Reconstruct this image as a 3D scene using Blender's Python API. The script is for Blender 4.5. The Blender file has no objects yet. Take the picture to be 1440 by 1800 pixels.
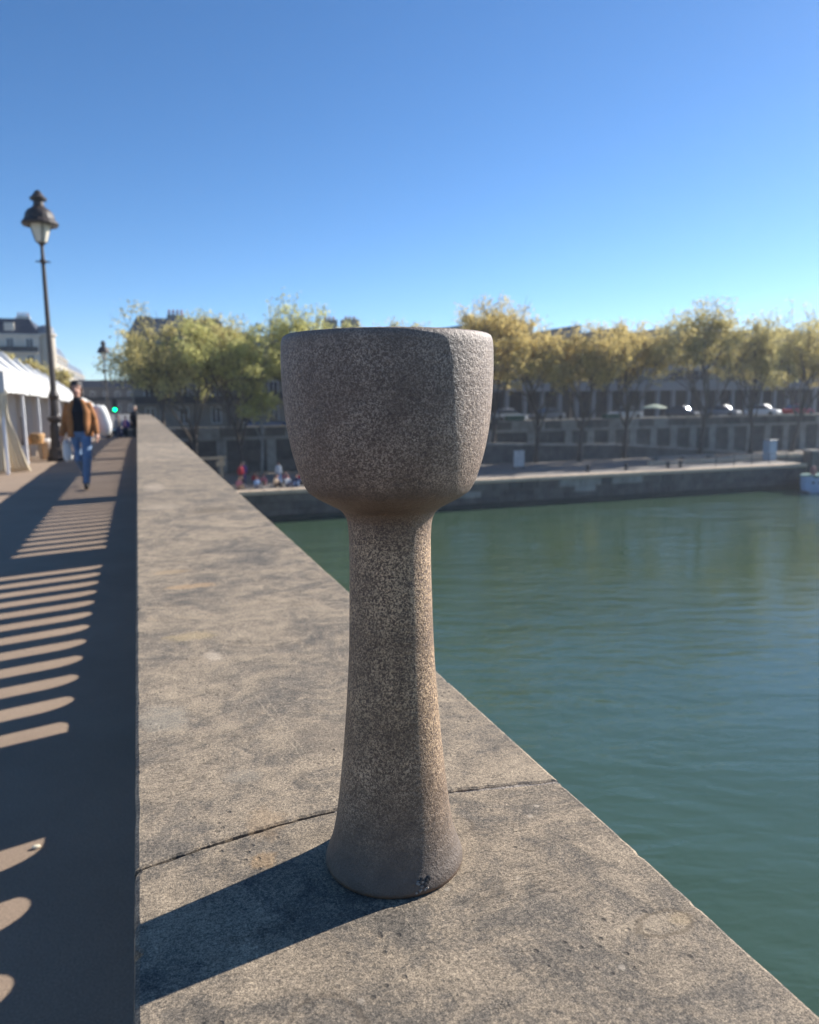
import bpy, bmesh, math, random
import numpy as np
from mathutils import Vector, Matrix, noise as mnoise

random.seed(7)
rng = np.random.default_rng(7)
scene = bpy.context.scene
COL = scene.collection
R = math.radians
PI = math.pi

# ------------------------------------------------------------------ camera
cam_d = bpy.data.cameras.new('camera')
cam = bpy.data.objects.new('camera', cam_d)
COL.objects.link(cam)
cr = Vector((0.94200213, -0.33544709, -0.01035552))
cu = Vector((0.05949944, 0.13655988, 0.98884337))
cf = Vector((0.33029048, 0.93210871, -0.14859861))
M = Matrix((cr, cu, -cf)).transposed().to_4x4()
M.translation = Vector((0, 0, 1.47))
cam.matrix_world = M
cam_d.sensor_fit = 'HORIZONTAL'
cam_d.sensor_width = 36
cam_d.lens = 1331 / 1440 * 36
cam_d.clip_start = 0.05
cam_d.clip_end = 5000
cam_d.dof.use_dof = True
cam_d.dof.focus_distance = 0.62
cam_d.dof.aperture_fstop = 11.0
scene.camera = cam

# ------------------------------------------------------------------ sky, sun, exposure
SUN = Vector((1.8, 0.486, 1.0)).normalized()
SUN_EL = math.asin(SUN.z)
SUN_AZ = math.atan2(SUN.x, SUN.y)
world = bpy.data.worlds.new('World')
scene.world = world
world.use_nodes = True
wn = world.node_tree
wn.nodes.clear()
sky = wn.nodes.new('ShaderNodeTexSky')
sky.sky_type = 'NISHITA'
sky.sun_disc = False
sky.sun_elevation = SUN_EL
sky.sun_rotation = SUN_AZ
sky.altitude = 50
sky.air_density = 0.70
sky.dust_density = 0.1
sky.ozone_density = 3.7
bg = wn.nodes.new('ShaderNodeBackground')
bg.inputs['Strength'].default_value = 0.094
wo = wn.nodes.new('ShaderNodeOutputWorld')
hsv = wn.nodes.new('ShaderNodeHueSaturation')
hsv.inputs['Saturation'].default_value = 1.14
wn.links.new(sky.outputs[0], hsv.inputs['Color'])
wn.links.new(hsv.outputs[0], bg.inputs[0])
wn.links.new(bg.outputs[0], wo.inputs[0])
sd = bpy.data.lights.new('sun', 'SUN')
sd.energy = 5.0
sd.angle = R(0.53)
sd.color = (1.0, 0.95, 0.88)
so = bpy.data.objects.new('sun', sd)
COL.objects.link(so)
so.rotation_euler = SUN.to_track_quat('Z', 'Y').to_euler()
so.location = (30, 10, 30)
scene.view_settings.view_transform = 'Standard'
scene.view_settings.look = 'None'
scene.view_settings.gamma = 1
scene.view_settings.exposure = 0.9
scene.render.engine = 'CYCLES'
scene.cycles.use_denoising = True
scene.cycles.max_bounces = 6
scene.cycles.diffuse_bounces = 3
scene.cycles.transparent_max_bounces = 6


# ------------------------------------------------------------------ node / mesh helpers
class NT:
    def __init__(s, name):
        s.m = bpy.data.materials.new(name)
        s.m.use_nodes = True
        s.t = s.m.node_tree
        s.t.nodes.clear()
        s.out = s.n('ShaderNodeOutputMaterial')
        s.b = s.n('ShaderNodeBsdfPrincipled')
        s.l(s.b.outputs[0], s.out.inputs[0])

    def n(s, typ, **kw):
        nd = s.t.nodes.new(typ)
        for k, v in kw.items():
            setattr(nd, k, v)
        return nd

    def l(s, a, b):
        s.t.links.new(a, b)

    def pos(s, scale=(1, 1, 1), obj=False, loc=(0, 0, 0), rot=(0, 0, 0)):
        if obj:
            o = s.n('ShaderNodeTexCoord').outputs['Object']
        else:
            o = s.n('ShaderNodeNewGeometry').outputs['Position']
        m = s.n('ShaderNodeMapping')
        m.inputs['Scale'].default_value = scale
        m.inputs['Location'].default_value = loc
        m.inputs['Rotation'].default_value = rot
        s.l(o, m.inputs[0])
        return m.outputs[0]

    def noise(s, vec, scale, detail=4, rough=0.55, dist=0.0):
        nd = s.n('ShaderNodeTexNoise')
        nd.inputs['Scale'].default_value = scale
        nd.inputs['Detail'].default_value = detail
        nd.inputs['Roughness'].default_value = rough
        nd.inputs['Distortion'].default_value = dist
        s.l(vec, nd.inputs['Vector'])
        return nd.outputs[0]

    def voro(s, vec, scale, feature='F1', out=0):
        nd = s.n('ShaderNodeTexVoronoi', feature=feature)
        nd.inputs['Scale'].default_value = scale
        s.l(vec, nd.inputs['Vector'])
        return nd.outputs[out]

    def ramp(s, fac, stops, interp='LINEAR'):
        nd = s.n('ShaderNodeValToRGB')
        cr_ = nd.color_ramp
        cr_.interpolation = interp
        while len(cr_.elements) < len(stops):
            cr_.elements.new(0.5)
        for e, (p, c) in zip(cr_.elements, stops):
            e.position = p
            if not isinstance(c, (tuple, list)):
                c = (c, c, c)
            e.color = (*c[:3], 1)
        s.l(fac, nd.inputs[0])
        return nd.outputs[0]

    def mix(s, fac, a, b, mode='MIX'):
        nd = s.n('ShaderNodeMix', data_type='RGBA', blend_type=mode)
        for v, i in ((fac, nd.inputs[0]), (a, nd.inputs[6]), (b, nd.inputs[7])):
            if hasattr(v, 'links'):
                s.l(v, i)
            elif isinstance(v, (tuple, list)):
                i.default_value = (*v[:3], 1)
            else:
                i.default_value = v
        return nd.outputs[2]

    def math(s, op, a, b=0.0, c=None, clamp=False):
        nd = s.n('ShaderNodeMath', operation=op, use_clamp=clamp)
        for v, i in ((a, nd.inputs[0]), (b, nd.inputs[1])) + (((c, nd.inputs[2]),) if c is not None else ()):
            if hasattr(v, 'links'):
                s.l(v, i)
            else:
                i.default_value = v
        return nd.outputs[0]

    def bump(s, h, strength=0.5, dist=0.01, prev=None):
        nd = s.n('ShaderNodeBump')
        if hasattr(strength, 'links'):
            s.l(strength, nd.inputs['Strength'])
        else:
            nd.inputs['Strength'].default_value = strength
        nd.inputs['Distance'].default_value = dist
        s.l(h, nd.inputs['Height'])
        if prev is not None:
            s.l(prev, nd.inputs['Normal'])
        return nd.outputs[0]

    def set(s, color=None, rough=None, normal=None, metal=None, spec=None, ior=None):
        for v, k in ((color, 'Base Color'), (rough, 'Roughness'), (normal, 'Normal'), (metal, 'Metallic'),
                     (spec, 'Specular IOR Level'), (ior, 'IOR')):
            if v is None:
                continue
            i = s.b.inputs[k]
            if hasattr(v, 'links'):
                s.l(v, i)
            elif isinstance(v, (tuple, list)):
                i.default_value = (*v[:3], 1)
            else:
                i.default_value = v
        return s.m


def simple(name, c, rough=0.7, var=0.25, scale=3.0, bump=0.0, bscale=60.0, metal=0.0, spec=None, obj=False):
    t = NT(name)
    p = t.pos(obj=obj)
    a = tuple(x * (1 - var) for x in c)
    b = tuple(min(1, x * (1 + var)) for x in c)
    f = t.noise(p, scale, 5, 0.6)
    colr = t.ramp(f, [(0.3, a), (0.7, b)])
    nrm = None
    if bump:
        nrm = t.bump(t.noise(p, bscale, 3), bump, 0.01)
    return t.set(colr, rough, nrm, metal, spec)


def tag(o, label=None, cat=None, group=None, kind=None):
    if label: o['label'] = label
    if cat: o['category'] = cat
    if group: o['group'] = group
    if kind: o['kind'] = kind
    return o


def mk(name, verts, faces, mat, parent=None, smooth=False, loc=None):
    me = bpy.data.meshes.new(name)
    me.from_pydata([tuple(v) for v in verts], [], [tuple(f) for f in faces])
    me.update()
    if smooth:
        me.polygons.foreach_set('use_smooth', [True] * len(me.polygons))
    o = bpy.data.objects.new(name, me)
    mats = mat if isinstance(mat, (list, tuple)) else [mat]
    for m in mats:
        me.materials.append(m)
    COL.objects.link(o)
    if parent is not None: o.parent = parent
    if loc is not None: o.location = loc
    return o


def empty(name, loc=(0, 0, 0), rz=0.0):
    o = bpy.data.objects.new(name, None)
    o.empty_display_size = 0.2
    COL.objects.link(o)
    o.location = loc
    o.rotation_euler = (0, 0, rz)
    return o


class G:
    """collects geometry for one mesh"""
    def __init__(s):
        s.v = []; s.f = []

    def box(s, x0, x1, y0, y1, z0, z1):
        i = len(s.v)
        s.v += [(x0, y0, z0), (x1, y0, z0), (x1, y1, z0), (x0, y1, z0), (x0, y0, z1), (x1, y0, z1), (x1, y1, z1), (x0, y1, z1)]
        s.f += [tuple(i + k for k in q) for q in ((0, 3, 2, 1), (4, 5, 6, 7), (0, 1, 5, 4), (1, 2, 6, 5), (2, 3, 7, 6), (3, 0, 4, 7))]
        return s

    def bevbox(s, x0, x1, y0, y1, z0, z1, b):
        bm = bmesh.new()
        vs = [bm.verts.new(p) for p in ((x0, y0, z0), (x1, y0, z0), (x1, y1, z0), (x0, y1, z0), (x0, y0, z1), (x1, y0, z1), (x1, y1, z1), (x0, y1, z1))]
        for q in ((0, 3, 2, 1), (4, 5, 6, 7), (0, 1, 5, 4), (1, 2, 6, 5), (2, 3, 7, 6), (3, 0, 4, 7)):
            bm.faces.new([vs[k] for k in q])
        bmesh.ops.bevel(bm, geom=bm.edges[:], offset=b, segments=1, affect='EDGES')
        s.addbm(bm)
        return s

    def addbm(s, bm):
        i = len(s.v)
        bm.verts.index_update()
        s.v += [tuple(v.co) for v in bm.verts]
        s.f += [tuple(i + v.index for v in f.verts) for f in bm.faces]
        bm.free()

    def ring_loft(s, rings, cap=True):
        n = len(rings[0])
        i = len(s.v)
        for r_ in rings: s.v += [tuple(p) for p in r_]
        for k in range(len(rings) - 1):
            for j in range(n):
                a = i + k * n + j; b = i + k * n + (j + 1) % n
                s.f.append((a, b, b + n, a + n))
        if cap:
            s.f.append(tuple(i + j for j in range(n))[::-1])
            s.f.append(tuple(i + (len(rings) - 1) * n + j for j in range(n)))
        return s

    def lathe(s, prof, n=32, c=(0, 0), cap=True):
        rings = [[(c[0] + r_ * math.cos(2 * PI * j / n), c[1] + r_ * math.sin(2 * PI * j / n), z) for j in range(n)] for z, r_ in prof]
        return s.ring_loft(rings, cap)

    def tube(s, pts, rad, n=8, cap=True):
        rings = []
        pts = [Vector(p) for p in pts]
        ref = Vector((0, 0, 1))
        d0 = (pts[-1] - pts[0]).normalized()
        if abs(d0.z) > 0.9: ref = Vector((0, 1, 0))
        for k, p in enumerate(pts):
            d = (pts[min(k + 1, len(pts) - 1)] - pts[max(k - 1, 0)]).normalized()
            a = d.cross(ref).normalized(); b = a.cross(d)
            r_ = rad[k] if isinstance(rad, (list, tuple)) else rad
            rings.append([p + (a * math.cos(2 * PI * j / n) + b * math.sin(2 * PI * j / n)) * r_ for j in range(n)])
        return s.ring_loft(rings, cap)

    def ellip(s, c, r_, n=12, m=8):
        rings = []
        for k in range(1, m):
            t = PI * k / m
            rings.append([(c[0] + r_[0] * math.sin(t) * math.cos(2 * PI * j / n), c[1] + r_[1] * math.sin(t) * math.sin(2 * PI * j / n), c[2] - r_[2] * math.cos(t)) for j in range(n)])
        return s.ring_loft(rings)

    def build(s, name, mat, parent=None, smooth=False, loc=None):
        return mk(name, s.v, s.f, mat, parent, smooth, loc)


def inst(src, parent=None, loc=None, mat=None, rz=None, scale=None):
    o = src.copy()
    COL.objects.link(o)
    o.parent = parent
    for k in ('label', 'category', 'group', 'kind'):
        if k in o and parent is not None: del o[k]
    if loc is not None: o.location = loc
    if rz is not None: o.rotation_euler = (0, 0, rz)
    if scale is not None: o.scale = scale
    if mat is not None:
        o.material_slots[0].link = 'OBJECT'
        o.material_slots[0].material = mat
    return o


def copy_tree(root, loc, rz=0.0, label=None, scale=None):
    def rec(o, par):
        c = o.copy(); COL.objects.link(c); c.parent = par
        for ch in o.children: rec(ch, c)
        return c
    c = rec(root, None)
    c.location = loc
    c.rotation_euler = (0, 0, rz)
    if scale: c.scale = scale
    if label: c['label'] = label
    return c


def zdeck(y):
    return 0.0 if y < 14 else -((y - 14) ** 2) / 1700.0


Z_STREET = -2.0
Z_QUAY = -5.2
Z_WATER = -7.5
Y_QUAY = 56.2
Y_WALL = 72.0

# ------------------------------------------------------------------ materials
def mat_coping(name, tint=1.0):
    t = NT(name)
    p = t.pos()
    n1 = t.noise(p, 6.5, 10, 0.80, 0.9)
    n2 = t.noise(t.pos(scale=(1, 1.0, 1), loc=(3, 7, 0)), 30, 9, 0.80, 0.6)
    n3 = t.noise(p, 340, 4, 0.75)
    n4 = t.noise(p, 800, 3, 0.8)
    fine = t.math('ADD', t.math('MULTIPLY', n3, 0.6), t.math('MULTIPLY', n4, 0.4))
    msum = t.math('ADD', t.math('ADD', t.math('MULTIPLY', n1, 0.48), t.math('MULTIPLY', n2, 0.26)), t.math('MULTIPLY', fine, 0.26))
    base = t.ramp(msum, [(0.40, (0.125 * tint, 0.120 * tint, 0.112 * tint)), (0.47, (0.215 * tint, 0.196 * tint, 0.172 * tint)), (0.515, (0.330 * tint, 0.285 * tint, 0.228 * tint)), (0.60, (0.47 * tint, 0.40 * tint, 0.31 * tint))])
    c = t.mix(1.0, base, t.ramp(n2, [(0.34, 0.80), (0.50, 1.0), (0.66, 1.15)]), 'MULTIPLY')
    g = t.ramp(n3, [(0.36, 0.66), (0.5, 1.0), (0.64, 1.30)])
    c = t.mix(1.0, c, g, 'MULTIPLY')
    g4 = t.ramp(n4, [(0.38, 0.62), (0.5, 1.0), (0.62, 1.32)])
    c = t.mix(1.0, c, g4, 'MULTIPLY')
    # flaked ledges: thin dark lines with a paler lip, running roughly across the slab
    fl = t.noise(t.pos(scale=(0.55, 1.5, 1), rot=(0, 0, 0.12)), 9, 7, 0.72, 0.5)
    rdg = t.math('ABSOLUTE', t.math('SUBTRACT', fl, 0.5))
    line = t.ramp(rdg, [(0.0, 1.0), (0.006, 0.0)])
    lip = t.ramp(t.math('ABSOLUTE', t.math('SUBTRACT', fl, 0.513)), [(0.0, 1.0), (0.008, 0.0)])
    fm = t.ramp(t.noise(t.pos(loc=(8, 3, 0)), 6, 3), [(0.52, 0.0), (0.60, 1.0)])
    c = t.mix(t.math('MULTIPLY', t.math('MULTIPLY', line, fm), 0.6), c, (0.09, 0.08, 0.07))
    c = t.mix(t.math('MULTIPLY', t.math('MULTIPLY', lip, fm), 0.35), c, (0.60, 0.52, 0.42))
    # pale flecks and dark pits
    v1 = t.voro(t.pos(loc=(2, 5, 0)), 55)
    fk = t.math('MULTIPLY', t.ramp(v1, [(0.10, 1.0), (0.17, 0.0)]), t.ramp(t.noise(t.pos(loc=(4, 4, 0)), 14, 2), [(0.58, 0.0), (0.64, 1.0)]))
    c = t.mix(t.math('MULTIPLY', fk, 0.55), c, (0.66, 0.60, 0.52))
    v2 = t.voro(t.pos(loc=(7, 1, 0)), 90)
    pk = t.math('MULTIPLY', t.ramp(v2, [(0.12, 1.0), (0.22, 0.0)]), t.ramp(t.noise(t.pos(loc=(1, 8, 0)), 11, 3), [(0.52, 0.0), (0.60, 1.0)]))
    c = t.mix(t.math('MULTIPLY', pk, 0.6), c, (0.07, 0.062, 0.055))
    # ochre lichen
    oc = t.ramp(t.noise(t.pos(loc=(11, 2, 0)), 7.0, 6, 0.7), [(0.62, 0.0), (0.72, 1.0)])
    oc2 = t.ramp(n2, [(0.45, 0.0), (0.65, 1.0)])
    c = t.mix(t.math('MULTIPLY', t.math('MULTIPLY', oc, oc2), 0.35), c, (0.42, 0.27, 0.12))
    # dark lichen spots
    vo = t.voro(t.pos(loc=(1, 1, 0)), 38)
    sp = t.ramp(vo, [(0.07, 1.0), (0.16, 0.0)])
    msk = t.ramp(t.noise(p, 4.0, 2), [(0.5, 0.0), (0.62, 1.0)])
    c = t.mix(t.math('MULTIPLY', t.math('MULTIPLY', sp, msk), 0.5), c, (0.12, 0.105, 0.09))
    # individual marks: (x, y, rx, ry, kind)
    bent = t.noise(t.pos(), 45, 8, 0.8)
    hh = None
    for (mx, my, rx, ry, inner, col_, amt) in (
        (0.2415, 0.565, 0.018, 0.016, 0.74, (0.13, 0.11, 0.09), 0.75),   # ring by the foot
        (0.085, 0.395, 0.027, 0.030, 0.80, (0.12, 0.10, 0.08), 0.55),    # ring below the shadow
        (0.315, 0.405, 0.022, 0.012, 0.0, (0.55, 0.47, 0.36), 0.45),
        (0.345, 0.400, 0.010, 0.008, 0.0, (0.55, 0.44, 0.28), 0.4),
        (0.330, 0.400, 0.045, 0.024, 0.45, (0.15, 0.12, 0.085), 0.65),
        (0.372, 0.33, 0.010, 0.05, 0.0, (0.16, 0.13, 0.10), 0.40),
        (0.008, 0.895, 0.038, 0.050, 0.0, (0.50, 0.47, 0.40), 0.38),    # pale rough patch
        (0.082, 1.10, 0.018, 0.028, 0.0, (0.62, 0.55, 0.46), 0.7),      # white patch
        (0.075, 0.72, 0.022, 0.018, 0.0, (0.50, 0.46, 0.39), 0.28),
        (0.085, 0.63, 0.020, 0.035, 0.0, (0.46, 0.33, 0.20), 0.30),
        (0.075, 0.575, 0.016, 0.014, 0.0, (0.50, 0.34, 0.18), 0.38),
        (0.05, 3.45, 0.055, 0.20, 0.0, (0.58, 0.50, 0.41), 0.5),
        (0.06, 2.78, 0.085, 0.10, 0.0, (0.54, 0.47, 0.38), 0.4),
        (0.22, 2.62, 0.09, 0.08, 0.0, (0.20, 0.165, 0.12), 0.5),
        (0.08, 1.55, 0.06, 0.025, 0.0, (0.55, 0.38, 0.22), 0.5),
        (0.05, 1.70, 0.05, 0.03, 0.0, (0.56, 0.42, 0.26), 0.4),
        (0.06, 1.21, 0.05, 0.03, 0.0, (0.56, 0.45, 0.26), 0.4),
        (0.17, 0.78, 0.045, 0.045, 0.0, (0.20, 0.175, 0.15), 0.45),
    ):
        m = t.n('ShaderNodeMapping')
        m.inputs['Location'].default_value = (-mx / rx, -my / ry, 0)
        m.inputs['Scale'].default_value = (1 / rx, 1 / ry, 0)
        gp = t.n('ShaderNodeNewGeometry').outputs['Position']
        t.l(gp, m.inputs[0])
        ln = t.n('ShaderNodeVectorMath', operation='LENGTH')
        t.l(m.outputs[0], ln.inputs[0])
        d = t.math('ADD', ln.outputs['Value'], t.math('MULTIPLY', t.math('SUBTRACT', bent, 0.5), 0.9 if inner > 0 else 2.4))
        if inner > 0:
            f = t.ramp(d, [(max(0, inner - 0.08), 0.0), (inner, 1.0), (min(0.98, inner + 0.07), 0.7), (min(1, inner + 0.16), 0.0)])
        else:
            f = t.ramp(d, [(0.55, 1.0), (0.95, 0.0)])
        c = t.mix(t.math('MULTIPLY', f, amt), c, t.mix(1.0, col_, g, 'MULTIPLY'))
    # long thin scratches
    gp = t.n('ShaderNodeNewGeometry').outputs['Position']
    sxyz = t.n('ShaderNodeSeparateXYZ'); t.l(gp, sxyz.inputs[0])
    wob = t.math('MULTIPLY', t.math('SUBTRACT', t.noise(p, 18, 4, 0.6), 0.5), 0.012)
    for (x0, y0, x1, y1, wd, am) in ((0.098, 1.12, 0.155, 0.60, 0.0009, 0.55), (0.155, 0.60, 0.163, 0.40, 0.0006, 0.45), (0.10, 0.62, 0.132, 0.40, 0.0005, 0.4),
                                     (0.13, 0.95, 0.145, 0.74, 0.0012, 0.35), (0.075, 0.66, 0.085, 0.62, 0.0006, 0.4), (0.18, 0.36, 0.24, 0.30, 0.0006, 0.3)):
        L = math.hypot(x1 - x0, y1 - y0); ux, uy = (x1 - x0) / L, (y1 - y0) / L
        along = t.math('ADD', t.math('MULTIPLY', t.math('SUBTRACT', sxyz.outputs[0], x0), ux), t.math('MULTIPLY', t.math('SUBTRACT', sxyz.outputs[1], y0), uy))
        across = t.math('ADD', t.math('MULTIPLY', t.math('SUBTRACT', sxyz.outputs[0], x0), -uy), t.math('MULTIPLY', t.math('SUBTRACT', sxyz.outputs[1], y0), ux))
        d = t.math('ABSOLUTE', t.math('ADD', across, wob))
        on = t.math('MULTIPLY', t.math('GREATER_THAN', along, 0.0), t.math('LESS_THAN', along, L))
        k_ = t.math('MULTIPLY', t.math('SUBTRACT', 1.0, t.math('DIVIDE', d, wd), clamp=True), on)
        c = t.mix(t.math('MULTIPLY', t.math('MULTIPLY', k_, am), t.ramp(n3, [(0.35, 0.2), (0.6, 1.0)])), c, (0.66, 0.58, 0.46))
    c = t.mix(1.0, c, (0.82, 0.755, 0.67), 'MULTIPLY')
    h = t.math('ADD', t.math('MULTIPLY', n3, 0.7), t.math('MULTIPLY', n4, 0.3))
    h = t.math('SUBTRACT', h, t.math('ADD', t.math('MULTIPLY', pk, 0.8), t.math('MULTIPLY', t.math('MULTIPLY', line, fm), 0.8)))
    b1 = t.bump(n2, 0.30, 0.005)
    b2 = t.bump(h, 0.75, 0.0011, b1)
    return t.set(c, 0.85, b2, spec=0.25)


M_COPING = mat_coping('limestone_coping')
M_COPING_PALE = mat_coping('limestone_coping_pale', 1.22)
M_COPING_DARK = mat_coping('limestone_coping_grey', 0.93)
M_STONE = simple('parapet_stone', (0.34, 0.30, 0.25), 0.9, 0.25, 8, 0.4, 120)
M_MORTAR = simple('mortar', (0.28, 0.24, 0.20), 0.95, 0.3, 60, 0.6, 300)


def mat_asphalt():
    t = NT('pavement_asphalt')
    p = t.pos()
    n1 = t.noise(p, 1.3, 9, 0.72)
    n2 = t.noise(p, 150, 4, 0.75)
    c = t.ramp(n1, [(0.3, (0.280, 0.205, 0.146)), (0.7, (0.352, 0.260, 0.186))])
    c = t.mix(1.0, c, t.ramp(n2, [(0.3, 0.65), (0.7, 1.35)]), 'MULTIPLY')
    vo = t.voro(p, 9.0)
    c = t.mix(t.ramp(vo, [(0.018, 1.0), (0.032, 0.0)]), c, (0.34, 0.27, 0.21))
    return t.set(c, 0.9, t.bump(n2, 0.7, 0.004), spec=0.3)


M_ASPHALT = mat_asphalt()
M_ROAD = simple('road_asphalt', (0.06, 0.058, 0.056), 0.9, 0.2, 2, 0.5, 150)
M_KERB = simple('kerb_granite', (0.28, 0.26, 0.24), 0.85, 0.2, 6, 0.3, 150)


def mat_water():
    t = NT('river_water')
    p = t.pos()
    def aligned(sx, sy):
        m = t.n('ShaderNodeMapping'); m.inputs['Scale'].default_value = (sx, sy, 1)
        t.l(t.pos(rot=(0, 0, R(19.6))), m.inputs[0])
        return m.outputs[0]
    n1 = t.noise(aligned(0.40, 1.0), 0.42, 3, 0.5, 0.5)
    n2 = t.noise(aligned(0.45, 1.2), 1.7, 4, 0.55, 0.4)
    n3 = t.noise(aligned(0.8, 1.2), 7.0, 4, 0.6, 0.3)
    big = t.noise(p, 0.035, 3, 0.5)
    c = t.ramp(big, [(0.35, (0.042, 0.078, 0.042)), (0.65, (0.050, 0.086, 0.056))])
    calm = t.ramp(big, [(0.40, 0.20), (0.60, 1.0)])
    b1 = t.bump(n1, t.math('MULTIPLY', calm, 0.7), 0.5)
    b2 = t.bump(n2, t.math('MULTIPLY', calm, 0.9), 0.15, b1)
    b3 = t.bump(n3, t.math('MULTIPLY', calm, 0.5), 0.018, b2)
    return t.set(c, 0.09, b3, ior=1.55)


M_WATER = mat_water()


def mat_goblet():
    t = NT('speckled_stoneware')
    tc = t.n('ShaderNodeTexCoord').outputs['Object']
    sx = t.n('ShaderNodeSeparateXYZ')
    t.l(tc, sx.inputs[0])
    z = sx.outputs[2]
    p = t.pos(obj=True)
    n = t.noise(p, 620, 3, 0.62, 0.9)
    nf = t.noise(p, 1400, 2, 0.6)
    big = t.noise(p, 22, 4, 0.6)
    mid = t.noise(p, 85, 3, 0.6)
    zb = t.math('MULTIPLY', z, 1 / 0.43)
    # how strongly the pale specks break through the dark glaze along the height
    s_ = t.ramp(zb, [(0.0, 0.05), (0.05, 0.12), (0.13, 0.62), (0.22, 0.9), (0.60, 0.95), (0.652, 0.30), (0.675, 0.05), (0.71, 0.10), (0.725, 0.50), (0.80, 0.58), (0.93, 0.52), (0.965, 0.25), (1.0, 0.2)])
    lo = t.ramp(t.math('ADD', t.math('MULTIPLY', n, 0.72), t.math('MULTIPLY', nf, 0.28)), [(0.46, 0.0), (0.58, 1.0)])
    k = t.math('MULTIPLY', lo, t.math('MULTIPLY', s_, t.ramp(big, [(0.32, 0.30), (0.62, 1.2)])))
    dark_ = t.ramp(zb, [(0.0, (0.125, 0.105, 0.090)), (0.06, (0.140, 0.118, 0.100)), (0.16, (0.150, 0.102, 0.066)), (0.62, (0.150, 0.096, 0.064)), (0.69, (0.135, 0.102, 0.080)), (0.75, (0.150, 0.105, 0.083)), (0.93, (0.170, 0.128, 0.106)), (1.0, (0.30, 0.262, 0.236))])
    lite_ = t.ramp(zb, [(0.0, (0.45, 0.38, 0.31)), (0.10, (0.62, 0.52, 0.40)), (0.3, (0.80, 0.62, 0.40)), (0.62, (0.80, 0.62, 0.42)), (0.72, (0.78, 0.66, 0.55)), (1.0, (0.85, 0.78, 0.70))])
    c = t.mix(k, dark_, lite_)
    c = t.mix(1.0, c, t.ramp(nf, [(0.3, 0.72), (0.7, 1.28)]), 'MULTIPLY')
    c = t.mix(1.0, c, t.ramp(mid, [(0.3, 0.85), (0.7, 1.15)]), 'MULTIPLY')
    # rust line where the foot meets the stone
    rim = t.ramp(zb, [(0.0, 1.0), (0.006, 0.7), (0.011, 0.0)])
    c = t.mix(t.math('MULTIPLY', rim, t.ramp(mid, [(0.35, 0.2), (0.6, 1.0)])), c, (0.22, 0.115, 0.05))
    c = t.mix(1.0, c, (0.77, 0.66, 0.575), 'MULTIPLY')
    # pin holes
    vo = t.voro(p, 160)
    ph = t.ramp(vo, [(0.05, 1.0), (0.09, 0.0)])
    pm = t.ramp(t.noise(p, 30, 2), [(0.60, 0.0), (0.66, 1.0)])
    phm = t.math('MULTIPLY', ph, pm)
    c = t.mix(phm, c, (0.02, 0.015, 0.012))
    wav = t.n('ShaderNodeTexWave', wave_type='BANDS', bands_direction='Z')
    wav.inputs['Scale'].default_value = 45
    wav.inputs['Distortion'].default_value = 2.5
    wav.inputs['Detail'].default_value = 3
    t.l(tc, wav.inputs[0])
    h = t.math('ADD', t.math('MULTIPLY', n, 0.6), t.math('MULTIPLY', nf, 0.35))
    h = t.math('SUBTRACT', h, t.math('MULTIPLY', phm, 0.7))
    b0 = t.bump(wav.outputs[0], 0.07, 0.0010)
    b1 = t.bump(t.noise(p, 300, 4, 0.65), 0.5, 0.0026, b0)
    b2 = t.bump(h, 0.75, 0.0011, b1)
    return t.set(c, 0.58, b2, spec=0.6)


M_GOBLET = mat_goblet()
M_CHIP = simple('chipped_clay', (0.34, 0.30, 0.26), 0.8, 0.5, 300, 0.8, 500)


def mat_leaf(name, c1, c2, trans=0.60):
    t = NT(name)
    gi = t.n('ShaderNodeNewGeometry').outputs['Random Per Island']
    c = t.ramp(gi, [(0.0, c1), (0.55, tuple((a + b) / 2 for a, b in zip(c1, c2))), (1.0, c2)])
    d = t.n('ShaderNodeBsdfDiffuse'); tr = t.n('ShaderNodeBsdfTranslucent')
    t.l(c, d.inputs[0]); t.l(c, tr.inputs[0])
    mx = t.n('ShaderNodeMixShader'); mx.inputs[0].default_value = trans
    t.l(d.outputs[0], mx.inputs[1]); t.l(tr.outputs[0], mx.inputs[2])
    t.l(mx.outputs[0], t.out.inputs[0])
    return t.m


M_LEAF_GREEN = mat_leaf('spring_leaves_green', (0.40, 0.39, 0.14), (0.70, 0.66, 0.27))
M_LEAF_GOLD = mat_leaf('spring_leaves_golden', (0.48, 0.38, 0.15), (0.80, 0.64, 0.26))
M_LEAF_OLIVE = mat_leaf('spring_leaves_olive', (0.42, 0.36, 0.15), (0.74, 0.64, 0.28))
M_LEAF_SHADE = mat_leaf('street_leaves_shaded', (0.10, 0.11, 0.04), (0.24, 0.25, 0.08))  # darker copy of the olive leaves; shade among low crowns put into the colour
M_BARK = simple('bark_dark', (0.11, 0.088, 0.070), 0.95, 0.4, 4, 0.6, 20)
M_BARK_PALE = simple('bark_pale', (0.30, 0.28, 0.24), 0.9, 0.35, 3, 0.4, 20)

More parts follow.
